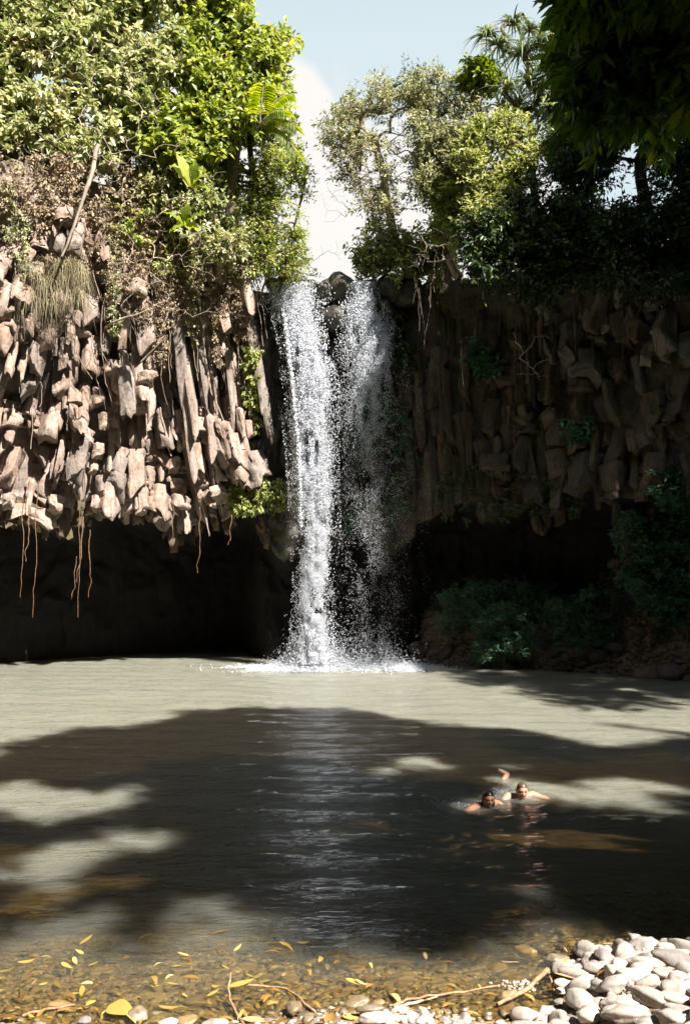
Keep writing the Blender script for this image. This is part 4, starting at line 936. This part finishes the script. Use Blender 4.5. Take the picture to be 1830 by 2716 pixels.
# big fronds at the left edge of the bright trees
def frond_plant(name, label, base, fronds, mat, seed, wid=.3, pinn=False):
    r = np.random.default_rng(seed); root = empty(name, base, label=label, cat='plant')
    for tip in fronds:
        n = 12; t = np.linspace(0, 1, n)[:, None]; b = np.array(base); tip = np.array(tip); mid = (b + tip) / 2 + np.array([0, -.1, np.linalg.norm(tip - b) * .28])
        p = (1 - t) ** 2 * b + 2 * t * (1 - t) * mid + t ** 2 * tip
        d = unit(np.gradient(p, axis=0)); s = unit(np.cross(d, np.array([0, -.6, .8])))
        if pinn:
            A = np.repeat(p[2:], 2, 0); sd = np.concatenate([[1, -1]] * (n - 2))[:, None]; S_ = np.repeat(s[2:], 2, 0); D = np.repeat(d[2:], 2, 0)
            A = np.concatenate([A, A + D * .05]); S2 = np.concatenate([S_ * sd] * 2); D2 = np.concatenate([D] * 2)
            V, Fc, rd = leaves(A, S2 + D2 * .7 - np.array([0, 0, .5]), np.tile([[0, -.5, 1.]], (len(A), 1)), np.full(len(A), wid), np.full(len(A), .05), r.uniform(0, 1, len(A)), droop=.3)
            Vt, Ft = tubes(p[:-1], p[1:], .018, .015, 4)
            f = link('frond', mesh_np('frond', local(V, root), Fc, mat, rd), root); link('rib', mesh_np('rib', local(Vt, root), Ft, M['bark_pale']), f)
        else:
            w = (np.sin(np.pi * np.clip(t, 0, 1) ** .8) * .9 + .06) * wid * .5
            V = np.stack([p - s * w + [0, 0, .03], p, p + s * w + [0, 0, .03]], 1); V[:, [0, 2], 2] += .05 * r.normal(size=(n, 2)); V = V.reshape(-1, 3)
            q = np.array([[3 * i + j, 3 * i + j + 1, 3 * i + j + 4, 3 * i + j + 3] for i in range(n - 1) for j in (0, 1)])
            link('frond', mesh_np('frond', local(V, root), q, mat, np.full(len(V), r.uniform(.3, 1)), smooth_=True), root)
    return root
frond_plant('broad_frond_plant', 'plant with big lime green paddle leaves against the brown rock', tuple(P(508, 500, 24.2)), [P(468, 412, 24.0), P(560, 460, 23.9), P(520, 430, 24.1), P(450, 440, 24.2), P(560, 510, 24.0)], M['leaf_palm'], 1, .32)
frond_plant('broad_frond_plant', 'lower lime green paddle leaved plant above the leaning columns', tuple(P(490, 600, 24.2)), [P(430, 565, 24.0), P(545, 570, 23.9), P(450, 620, 24.0), P(500, 540, 24.1), P(530, 620, 24.0)], M['leaf_palm'], 2, .28)
frond_plant('palm', 'palm with feathered fronds at the right rim of the bright green tree', tuple(P(690, 330, 25.6)), [P(765, 250, 25.5), P(780, 330, 25.3), P(785, 400, 25.3), P(700, 230, 25.4), P(750, 290, 25.1)], M['leaf_palm'], 3, .42, True)

# ------------------------------------------------------------------ single trunks, roots and vines
def strand(name, label, cat, pts, r0, r1, mat, amp=.05, seed=0, group=None, n=14, k=6):
    segs = [wiggle(pts[i], pts[i + 1], n, amp, seed + i) for i in range(len(pts) - 1)]
    p = np.concatenate([s[:-1] for s in segs[:-1]] + [segs[-1]]); V, Fc = polytube(p, np.linspace(r0, r1, len(p)), k, seed, .25)
    o = link(name, None, label=label, cat=cat, group=group) if False else None
    me = mesh_np(name, V - p[0], Fc, mat, smooth_=True); return link(name, me, loc=tuple(p[0]), label=label, cat=cat, group=group)
strand('leaning_trunk', 'long bare pale trunk leaning down across the upper left rock', 'trunk', [P(262, 385, 24.2), P(225, 520, 24.0), P(165, 680, 24.0)], .075, .03, M['bark_pale'], .1, 1)
strand('branch', 'bare pale branch crossing low on the left rock towards a whitish block', 'branch', [P(280, 870, 24.6), P(300, 855, 24.3), P(405, 820, 24.2)], .035, .02, M['bark_pale'], .05, 2)
strand('branch', 'short straight bare branch resting on the jutting block', 'branch', [P(375, 960, 24.2), P(430, 905, 24.0)], .025, .02, M['bark_pale'], .02, 3)
strand('limb', 'thick black limb crossing the dark leaves at the top right corner', 'limb', [P(1960, 130, 12.6), P(1800, 200, 12.3), P(1680, 246, 12)], .13, .05, M['bark_dark'], .08, 4)
V1 = [('long pale root running down the leaning columns, nearest the fall', [(540, 800), (545, 950), (570, 1100), (600, 1160)]), ('pale root beside the longest one on the leaning columns', [(528, 790), (540, 900), (560, 1040), (640, 1210)]),
      ('thin root crossing the lower left columns', [(425, 1080), (440, 1150), (455, 1210)]), ('looping pale root at the lower end of the left columns', [(540, 1210), (545, 1250), (575, 1300), (590, 1360)]),
      ('pale stem forking near the leaning columns left of the climbing leaves', [(650, 1090), (640, 1150), (630, 1210)]), ('pale root dropping from the dry creeper in the centre of the left face', [(420, 905), (445, 830), (520, 760)])]
for i, (lab, pts) in enumerate(V1):
    w = []
    for a, b in pts:
        Yd = 26.
        for _ in range(5): q = P(a, b, Yd); Yd = float(cliffY(q[0], q[2])) - .95
        w.append(P(a, b, Yd))
    strand('root', lab, 'root', w, .035, .02, M['bark_pale'], .06, 20 + i)
roots = [(62, 1365, 55, 1585, .5, 'leftmost thin root hanging in the cave mouth'), (78, 1385, 70, 1490, .9, 'short thick reddish root second from the left in the cave mouth'), (103, 1320, 88, 1638, .6, 'long root hanging low near the left end of the cave mouth'),
         (213, 1345, 208, 1638, .6, 'longest root of the middle bunch in the cave mouth'), (222, 1415, 205, 1545, 1.3, 'thick orange root of the middle bunch in the cave mouth'), (205, 1520, 190, 1590, .5, 'wispy root at the left of the middle bunch'),
         (240, 1450, 235, 1585, .6, 'thin root right of the middle bunch'), (457, 1370, 455, 1450, .6, 'short root hanging under the right part of the overhang'), (530, 1390, 525, 1520, .5, 'single thin root hanging near the waterfall side of the cave'), (614, 1410, 605, 1445, .6, 'tiny root stub nearest the waterfall')]
for i, (a, b, c, d_, w, lab) in enumerate(roots):
    strand('hanging_root', lab, 'root', [P(a, b - 45, 24.9), P((a + c) / 2 + 3, (b + d_) / 2, 24.9), P(c, d_, 24.9)], (.022 * w + .008) * .62, .006, M['root'], .09, 40 + i, n=10)
r = np.random.default_rng(66)
# bare twigs and hanging aerial roots on the right
def twigs(name, label, origin, tips, r0, seed, mat='bark_pale', cat='branch'):
    root = empty(name, tuple(origin), label=label, cat=cat); B, par, rad, e, trn = skeleton([origin, np.array(origin) + [0, -.05, -.05]], tips, min(r0, .014), seed, .0026, .1, 5)
    V, Fc = tubes(B[par[e]], B[e], rad[par[e]], rad[e], 5); link('twigs', mesh_np('twigs', local(V, root), Fc, M[mat], smooth_=True), root)
twigs('bare_branch', 'pale bare branch hanging out of the bushes and forking at its end', P(1290, 630, 25), [P(x, y, 24.6 + r.normal() * .2) for x, y in ((1330, 690), (1360, 710), (1385, 720), (1395, 740), (1375, 735), (1400, 712), (1390, 765), (1345, 700), (1310, 660))], .03, 1)
twigs('bare_branch', 'tangle of pale bare twigs below the yellow green shrub', P(1250, 640, 25.2), [P(x, y, 24.8 + r.normal() * .3) for x, y in zip(r.uniform(1080, 1280, 60), r.uniform(600, 710, 60))] + [P(1250, 720, 24.9), P(1215, 725, 25), P(1265, 690, 24.9)], .03, 2)
twigs('bare_branch', 'bare twigs spreading at the left rim of the grey green tree', P(1000, 560, 26.5), [P(x, y, 26.3 + r.normal() * .5) for x, y in zip(r.uniform(850, 1010, 110), r.uniform(320, 590, 110))], .035, 3)
twigs('bare_branch', 'leafless twigs against the cloud above the left lip', P(760, 740, 27.9), [P(x, y, 27.6 + r.normal() * .3) for x, y in ((850, 650), (870, 665), (890, 640), (835, 690), (800, 620), (820, 600), (905, 690), (930, 670), (760, 600), (745, 640))], .02, 4, 'bark')
twigs('dry_branch', 'pale fallen twigs caught on a ledge of the right cliff', P(1400, 960, 24.4), [P(x, y, 24.2 + r.normal() * .2) for x, y in zip(r.uniform(1360, 1470, 40), r.uniform(880, 1010, 40))], .03, 5)
twigs('dry_branch', 'tangle of bare stems over the upper left rock', P(400, 640, 24.2), [P(x, y, 24.2 + r.normal() * .25) for x, y in zip(r.uniform(240, 600, 120), r.uniform(440, 860, 120))], .02, 6)
twigs('dry_branch', 'bare grey stems among the pale leaves at the upper left', P(300, 420, 24.4), [P(x, y, 24.2 + r.normal() * .25) for x, y in zip(r.uniform(20, 520, 140), r.uniform(90, 440, 140))], .022, 7, 'bark_pale')
root = empty('aerial_roots', tuple(P(1450, 700, 24.4)), label='curtain of thin aerial roots hanging over the right cliff', cat='roots')
V, Fc = [], []
vf = []
for i in range(110):
    a = r.uniform(1090, 1800); b = r.uniform(660, 780); ln = min(r.exponential(70) + 25, 260); vf.append(polytube(wiggle(P(a, b, 24.3 + (1500 - a) * .002), P(a + r.normal() * 12, b + ln, 24.25 + (1500 - a) * .002), 7, .1, i), r.uniform(.004, .008), 4, i))
link('strands', mesh_np('strands', local(join(*vf)[0], root), join(*vf)[1], M['bark']), root, kind='stuff')

# ------------------------------------------------------------------ sticks and fallen leaves of the near shore
def wat(px, py, z=.01):
    Yd = (CH - z) * F / (py - HY); return P(px, py, Yd)
strand('stick', 'long thin brown stick lying in the shallows, forked at its left end', 'stick', [wat(1042, 2670), wat(1075, 2652), wat(1160, 2640), wat(1325, 2613)], .012, .006, M['wood'], .02, 60)
strand('stick', 'pale peeled strip lying along the forked brown stick', 'stick', [wat(1045, 2675), wat(1100, 2660), wat(1160, 2643)], .016, .007, M['bark_pale'], .015, 61)
strand('stick', 'split pale stick leaning from the small white pebbles up to the heap', 'stick', [wat(1318, 2664), wat(1400, 2622, .03), wat(1452, 2572, .08)], .016, .02, M['wood'], .012, 62)
strand('stick', 'short dark twig crossing the upper end of the split stick', 'stick', [wat(1452, 2575, .08), wat(1462, 2600, .05), wat(1470, 2630, .02)], .008, .007, M['wood'], .01, 63)
strand('stick', 'reddish twig standing up from the bottom edge in the shallows', 'stick', [wat(650, 2722), wat(612, 2655), wat(606, 2625, .05), wat(613, 2578, .13)], .011, .006, M['wood'], .012, 64)
strand('stick', 'brown stick under the surface to the right of the reddish twig', 'stick', [wat(660, 2612), wat(760, 2622), wat(805, 2655)], .01, .007, M['wood'], .015, 65)
strand('stick', 'dark reddish twig beside the shiny egg shaped stone', 'stick', [wat(800, 2655), wat(840, 2690), wat(875, 2722)], .01, .008, M['wood'], .01, 66)
strand('stick', 'submerged brown stick near the bottom left corner', 'stick', [wat(60, 2695), wat(130, 2675), wat(200, 2665)], .01, .008, M['wood'], .015, 67)
strand('stick', 'thin twig sticking out of the deep shade left of the wet brown stone', 'stick', [wat(1330, 2550), wat(1375, 2552, .02)], .006, .005, M['wood'], .01, 68)
def leaf_mesh(seed, kind=0):
    r = np.random.default_rng(seed); n = 9; t = np.linspace(0, 1, n); w = (np.sin(np.pi * t ** (.8 if kind == 0 else .55)) + .02) * (.13 if kind == 0 else .3)
    bendx = r.uniform(-.35, .35) * (t - .5) ** 2 * 4 * .3; cz = r.uniform(-.25, .35) * np.sin(np.pi * t) + .05 * r.normal()
    c = np.stack([t - .5, bendx, cz * .35], -1); up_ = r.uniform(.1, .5)
    V = np.stack([c + np.stack([0 * t, w, w * up_], -1), c, c + np.stack([0 * t, -w, w * up_], -1)], 1).reshape(-1, 3)
    q = np.array([[3 * i + j, 3 * i + j + 1, 3 * i + j + 4, 3 * i + j + 3] for i in range(n - 1) for j in (0, 1)])
    return mesh_np('fallen_leaf', V, q, M['fallen'], np.full(len(V), r.uniform(0, 1)), smooth_=True)
LM = [leaf_mesh(i) for i in range(14)]; LB = [leaf_mesh(50 + i, 1) for i in range(4)]
def put_leaf(px, py, ln, rot, lab, me=None, z=.012, group=None, r=r):
    q = wat(px, py, z); s = ln * q[1] / F
    o = bpy.data.objects.new('fallen_leaf', me or LM[r.integers(14)]); COL.objects.link(o); o.location = q; o.scale = (s, s * 1.1, s)
    o.rotation_euler = (r.normal() * .2, r.normal() * .15, rot); setprops(o, lab, 'leaf', group)
bright = lambda i: LM[i % 14]
for a in ((325, 2680, 95, -.5, 'large pale yellow leaf with a long stem floating at the bottom left', 2, 1), (642, 2612, 80, .4, 'bright yellow leaf touching the reddish twig', 4, 0), (20, 2704, 80, .05, 'wide yellow leaf at the bottom left corner', 5, 0), (680, 2702, 80, 0, 'long yellow leaf at the bottom edge right of the reddish twig', 6, 0),
          (938, 2702, 72, -.6, 'big blotchy yellow leaf at the bottom edge beside the flat pale stone', 1, 1), (957, 2622, 40, -.5, 'left one of two yellow leaves forming a V in the shallows', 3, 0), (982, 2615, 40, .9, 'right one of two yellow leaves forming a V in the shallows', 7, 0), (985, 2560, 30, -1.3, 'small curved yellow leaf upright in the pale shallows', 8, 0),
          (1125, 2516, 42, -.1, 'yellow leaf floating at the edge of the dark water', 9, 0), (450, 2670, 60, .1, 'yellow leaf lying over brown ones at the lower left', 10, 0), (190, 2642, 60, -.8, 'curled yellow leaf in the lower left shallows', 11, 0), (412, 2600, 48, -1.1, 'arched yellow leaf right of the dark hollow', 12, 0),
          (78, 2595, 36, 1.0, 'small bright leaf alone in the left shallows', 13, 0), (1500, 2548, 34, .9, 'orange yellow leaf on the wet stone at the heap', 4, 0), (1595, 2580, 40, .7, 'yellow leaf wedged between stones in the upper heap', 5, 0), (1500, 2586, 60, -.3, 'long yellow leaf lying on the left shoulder of the heap', 6, 0),
          (1745, 2650, 70, -.9, 'ochre leaf tucked beside the biggest slanting stone', 1, 1), (1462, 2690, 44, 0, 'yellow green leaf on the stones at the bottom right', 3, 0), (1230, 2703, 62, .12, 'pale dry leaf lying flat on the bottom shore right of centre', 0, 0), (1405, 2645, 40, -1.1, 'torn yellow leaf beside the split stick', 2, 1), (838, 2665, 52, -1.1, 'cream leaf standing beside the shiny stone', 7, 0), (880, 2703, 50, 1.3, 'orange brown leaf at the bottom edge beside the blotchy one', 0, 1)):
    put_leaf(*a[:5], me=(LB if a[6] else LM)[a[5] % (4 if a[6] else 14)], z=.03 if a[1] > 2560 and a[0] < 1400 else .21 if a[0] > 1450 else .02)
n = 0
while n < 200:
    px = r.uniform(-10, 1300); py = r.uniform(2440, 2716)
    wgt = (.95 if px < 900 else .35) * sst(2440, 2560, py)
    if r.uniform() > wgt: continue
    under = r.uniform() < .55; q = wat(px, py); gz = float(ground(q[0], q[1]))
    z = max(gz + .02, -.25) if under else max(.012, gz + .02)
    put_leaf(px, py, r.uniform(18, 55), r.normal() * .9, 'brownish yellow leaf sunk among others on the shallow bed' if under else 'slim yellow leaf among many drifting in the left shallows', z=z, group='leaves sunk in the shallows' if under else 'leaves drifting in the shallows'); n += 1
# litter on the bank
xs_ = 3.8 - 7.2 * r.uniform(0, 1, 1800) ** .7; ys_ = r.uniform(5.6, 8.8, 1800); gz = ground(xs_, ys_) + .015
V, Fc, rd = leaves(np.stack([xs_, ys_, gz], -1), r.normal(size=(1800, 3)) * [1, 1, .15], np.tile([[0, 0, 1.]], (1800, 1)) + r.normal(size=(1800, 3)) * .2, r.uniform(.04, .11, 1800), r.uniform(.012, .03, 1800), r.uniform(0, .6, 1800), fine=True)
link('leaf_litter', mesh_np('leaf_litter', V, Fc, M['fallen'], rd), kind='stuff')
q = []
for i in range(45):
    px, py = r.normal(1365, 32), r.normal(2614, 9); q.append(wat(px, py, .02))
scatter_stones('white_pebbles', np.array(q), r.uniform(.008, .02, 45), M['stone'], 8, flat=.8)

# ------------------------------------------------------------------ swimmers
import bmesh
def head_mesh():
    bm = bmesh.new(); bmesh.ops.create_uvsphere(bm, u_segments=48, v_segments=32, radius=1)
    V = np.array([v.co[:] for v in bm.verts])
    x, y, z = V.T      # face looks along -y
    s = np.stack([x * .076, y * .095, z * .118], -1)
    s[:, 0] *= 1 - .28 * sst(.0, -1., z) ; s[:, 1] *= 1 - .1 * sst(0, -1, z)
    f = (y < 0)
    def bumpf(cx, cz, rx, rz, h): return h * np.exp(-((s[:, 0] - cx) / rx) ** 2 - ((s[:, 2] - cz) / rz) ** 2) * f
    dy = bumpf(0, -.012, .011, .026, .022) + bumpf(0, -.028, .016, .010, .012) - bumpf(.031, .012, .018, .012, .013) - bumpf(-.031, .012, .018, .012, .013)
    dy += bumpf(0, .036, .05, .012, .006) + bumpf(0, -.058, .022, .007, .007) + bumpf(0, -.07, .02, .006, .006) + bumpf(0, -.1, .025, .016, .012) + bumpf(.045, -.02, .02, .02, .004) + bumpf(-.045, -.02, .02, .02, .004) - bumpf(0, -.064, .022, .003, .005)
    s[:, 1] -= dy
    for v, c in zip(bm.verts, s): v.co = c
    for sx in (-1, 1):       # ears
        e = bmesh.ops.create_uvsphere(bm, u_segments=10, v_segments=8, radius=1)
        for v in e['verts']: v.co = Vector((v.co.x * .012 + sx * .076, v.co.y * .018 + .012, v.co.z * .032 - .005))
    return bm
def swimmer(label, loc, yaw, mats, joints, edges, root_i, headpos, headrot, hairlong, extra=None):
    """joints: name -> (x,y,z,r) in body frame (facing -y, metres, z=0 is the water surface)"""
    root = empty('person', loc, label=label, cat='person'); root.rotation_euler = (0, 0, yaw)
    bm = bmesh.new()
    for a, b in edges:                        # tapered limbs, fused below into one skin
        pa, ra = Vector(joints[a][:3]), joints[a][3]; pb, rb = Vector(joints[b][:3]), joints[b][3]
        dv = pb - pa; ln = dv.length; q_ = dv.to_track_quat('Z', 'Y'); k = 12 if max(ra, rb) < .03 else 20; prof = []
        for t in np.linspace(-90, 0, 6)[1:]: prof.append((ra * math.sin(math.radians(t)), ra * math.cos(math.radians(t))))
        for t in np.linspace(0, 90, 6)[:-1]: prof.append((ln + rb * math.sin(math.radians(t)), rb * math.cos(math.radians(t))))
        rings = [[bm.verts.new(pa + q_ @ Vector((rr * math.cos(6.28318 * m / k), rr * math.sin(6.28318 * m / k), z_))) for m in range(k)] for z_, rr in prof]
        p0 = bm.verts.new(pa + q_ @ Vector((0, 0, -ra))); p1 = bm.verts.new(pa + q_ @ Vector((0, 0, ln + rb)))
        for u in range(len(rings) - 1):
            for m in range(k): bm.faces.new((rings[u][m], rings[u][(m + 1) % k], rings[u + 1][(m + 1) % k], rings[u + 1][m]))
        for m in range(k): bm.faces.new((p0, rings[0][(m + 1) % k], rings[0][m])); bm.faces.new((p1, rings[-1][m], rings[-1][(m + 1) % k]))
    hm = head_mesh(); Mh = Matrix.Translation(headpos) @ Euler(headrot).to_matrix().to_4x4(); hm.transform(Mh)
    tmp = bpy.data.meshes.new('h'); hm.to_mesh(tmp); hm.free(); bm.from_mesh(tmp)
    bme = bpy.data.meshes.new('body'); bm.to_mesh(bme); bm.free(); bme.materials.clear(); bme.materials.append(mats[0])
    b = link('body', bme, root); rm = b.modifiers.new('remesh', 'REMESH'); rm.mode = 'VOXEL'; rm.voxel_size = .0062; rm.use_smooth_shade = True
    sm = b.modifiers.new('smooth', 'SMOOTH'); sm.factor = .5; sm.iterations = 2
    # hair cap: skull shell and wet strands
    V = []; hb = bmesh.new(); bmesh.ops.create_uvsphere(hb, u_segments=40, v_segments=28, radius=1)
    dele = []
    for v in hb.verts:
        x, y, z = v.co; line = .42 + .5 * max(0, y + .1)   # hair line
        nz_ = .035 * math.sin(math.atan2(x, z + 2) * 90)
        v.co = Vector((x * (.081 + .003 * nz_), y * .101 + .004, z * .124 + .004)); v.co *= 1 + nz_ * .35
        if (y < -.30 and z < .60 - .25 * abs(x)) or z < -.5 or (y < -.05 and z < -.1): dele.append(v)
    bmesh.ops.delete(hb, geom=dele, context='VERTS')
    if hairlong:
        for i in range(60):
            a = -math.pi * .05 + math.pi * 1.1 * i / 59; p0 = Vector((math.cos(a) * .078, math.sin(a) * .088 + .01, random.uniform(-.04, .02))); pp = p0
            rad = .007; prev = None
            for k in range(6):
                ring = [hb.verts.new(pp + Vector((math.cos(q) * rad, math.sin(q) * rad, 0))) for q in (0, 2.1, 4.2)]
                if prev:
                    for j in range(3): hb.faces.new((prev[j], prev[(j + 1) % 3], ring[(j + 1) % 3], ring[j]))
                prev = ring; pp = pp + Vector((random.uniform(-.004, .004), .006 + random.uniform(-.004, .006), -.028)); rad *= .88
    hb.transform(Mh); hme = bpy.data.meshes.new('hair'); hb.to_mesh(hme); hb.free(); hme.polygons.foreach_set('use_smooth', np.ones(len(hme.polygons), bool)); hme.materials.append(mats[1]); h = link('hair', hme, root)
    so = h.modifiers.new('thick', 'SOLIDIFY'); so.thickness = .006
    for sx in (-1, 1):
        eb = bmesh.new(); bmesh.ops.create_uvsphere(eb, u_segments=12, v_segments=8, radius=1); eb.transform(Mh @ Matrix.Translation((sx * .031, -.0785, .012)) @ Matrix.Diagonal((.0145, .010, .0065, 1)))
        em = bpy.data.meshes.new('eye'); eb.to_mesh(em); eb.free(); em.materials.append(M['eye']); link('eye', em, root)
        eb = bmesh.new(); bmesh.ops.create_uvsphere(eb, u_segments=12, v_segments=8, radius=1); eb.transform(Mh @ Matrix.Translation((sx * .031, -.0865, .032)) @ Matrix.Diagonal((.018, .006, .0035, 1)))
        em = bpy.data.meshes.new('eyebrow'); eb.to_mesh(em); eb.free(); em.materials.append(mats[1]); link('eyebrow', em, root)
    eb = bmesh.new(); bmesh.ops.create_uvsphere(eb, u_segments=14, v_segments=8, radius=1); eb.transform(Mh @ Matrix.Translation((0, -.089, -.0645)) @ Matrix.Diagonal((.021, .007, .0075, 1)))
    em = bpy.data.meshes.new('lips'); eb.to_mesh(em); eb.free(); em.materials.append(M['lip']); link('lips', em, root)
    return root
def hand(j, e, wrist, w, d, side, r=.0095):
    """palm and five fingers rooted at the wrist joint; d points along the hand, side to the thumb"""
    w = Vector(w); d = Vector(d).normalized(); side = Vector(side).normalized(); dn = d.cross(side).normalized(); k = wrist
    j[k + '_palm'] = (*(w + d * .05), .028); e.append((wrist, k + '_palm'))
    for i, (off, ln) in enumerate(((.030, .072), (.011, .083), (-.009, .078), (-.028, .062))):
        a = w + d * .085 + side * off; b = a + d * ln * .5; c = b + d * ln * .5 - dn * .018
        n = f'{k}_f{i}'; j[n + 'a'] = (*a, .011); j[n + 'b'] = (*b, r); j[n + 'c'] = (*c, r * .85); e += [(k + '_palm', n + 'a'), (n + 'a', n + 'b'), (n + 'b', n + 'c')]
    a = w + d * .03 + side * .035; b = a + (d + side).normalized() * .04; c = b + d * .03; n = k + '_t'
    j[n + 'a'] = (*a, .013); j[n + 'b'] = (*b, .011); j[n + 'c'] = (*c, .009); e += [(k + '_palm', n + 'a'), (n + 'a', n + 'b'), (n + 'b', n + 'c')]
def foot(j, e, ankle, w, d):
    w = Vector(w); d = Vector(d).normalized(); k = ankle
    j[k + '_mid'] = (*(w + d * .07), .036); j[k + '_toe'] = (*(w + d * .14), .024); e += [(ankle, k + '_mid'), (k + '_mid', k + '_toe')]
def body(hz, arms, legs):
    # prone swimmer: head up, chest low, hips and legs trailing away (+y)
    j = {'pelvis': (0, .62, -.19, .125), 'belly': (0, .45, -.16, .115), 'chest': (0, .24, -.13, .13), 'upper': (0, .12, -.07, .105), 'neck': (0, .045, hz - .13, .05), 'skull': (0, .02, hz - .05, .052)}
    for s in (-1, 1): j[f'flank{s}'] = (s * .07, .26, -.11, .095); j[f'hipf{s}'] = (s * .06, .6, -.16, .1); j[f'blade{s}'] = (s * .08, .14, -.045, .075)
    e = [('flank1', 'hipf1'), ('flank-1', 'hipf-1'), ('blade1', 'flank1'), ('blade-1', 'flank-1'), ('blade1', 'blade-1'), ('pelvis', 'belly'), ('belly', 'chest'), ('chest', 'upper'), ('upper', 'neck'), ('neck', 'skull')]
    for s, nm in ((-1, 'l'), (1, 'r')):
        sh, el, wr, hd, sd = arms[nm]
        j['sh' + nm] = (*sh, .058); j['el' + nm] = (*el, .040); j['wr' + nm] = (*wr, .026)
        e += [('upper', 'sh' + nm), ('sh' + nm, 'el' + nm), ('el' + nm, 'wr' + nm)]; hand(j, e, 'wr' + nm, wr, hd, sd)
        kn, an, fd = legs[nm]
        j['hip' + nm] = (s * .09, .70, -.2, .088); j['kn' + nm] = (*kn, .056); j['an' + nm] = (*an, .04)
        e += [('pelvis', 'hip' + nm), ('hip' + nm, 'kn' + nm), ('kn' + nm, 'an' + nm)]; foot(j, e, 'an' + nm, an, fd)
    return j, e
j, e = body(.13, {'l': ((-.17, .10, .0), (-.31, -.02, -.08), (-.16, -.2, -.13), (.3, -1, -.1), (1, .3, 0)), 'r': ((.18, .10, .01), (.36, .02, -.035), (.40, -.22, -.1), (-.1, -1, -.1), (-1, 0, 0))},
            {'l': ((-.02, 1.04, -.12), (.16, 1.3, .02), (-.8, .1, .45)), 'r': ((.14, 1.1, -.25), (.2, 1.5, -.3), (0, 1, -.2))})
swimmer('swimmer with light wet hair, the farther and right one, one foot raised behind', (2.45, 12.55, .012), .1, (M['skin'], M['hair']), j, e, 'pelvis', Vector((0, -.01, .10)), (.12, .0, -.1), False)
j, e = body(.12, {'l': ((-.16, .12, -.03), (-.36, .12, -.06), (-.55, .02, -.1), (-1, -.2, 0), (0, -1, 0)), 'r': ((.16, .08, .0), (.28, .05, -.01), (.36, -.1, -.1), (.3, -1, 0), (-1, 0, 0))},
            {'l': ((-.14, 1.06, -.2), (-.2, 1.45, -.16), (-.1, 1, 0)), 'r': ((.12, 1.08, -.2), (.16, 1.48, -.18), (.1, 1, 0))})
sw2 = swimmer('swimmer with dark wet hair, the nearer and left one, face towards the bank', (1.91, 12.12, .012), .75, (M['skin2'], M['hair_black']), j, e, 'pelvis', Vector((0, -.01, .095)), (.1, 0, -.65), True)
# wash the swimmers raise
r = np.random.default_rng(77)
for (px, py, sx, sy, n, lab) in ((1195, 2132, 26, 5, 420, 'white splash trailing behind the nearer swimmer'), (1330, 2092, 14, 4, 200, 'small white splash beside the farther swimmer')):
    c = wat(px, py); root = empty('splash', tuple(c), label=lab, cat='splash'); n_ = n
    q = np.array([wat(px + r.normal() * sx, py + r.normal() * sy) for _ in range(n_)]); q[:, 2] = np.abs(r.normal(size=n_)) * .018 + .005
    drops('droplets', q, r.uniform(.004, .014, n_), .7, root, 5)
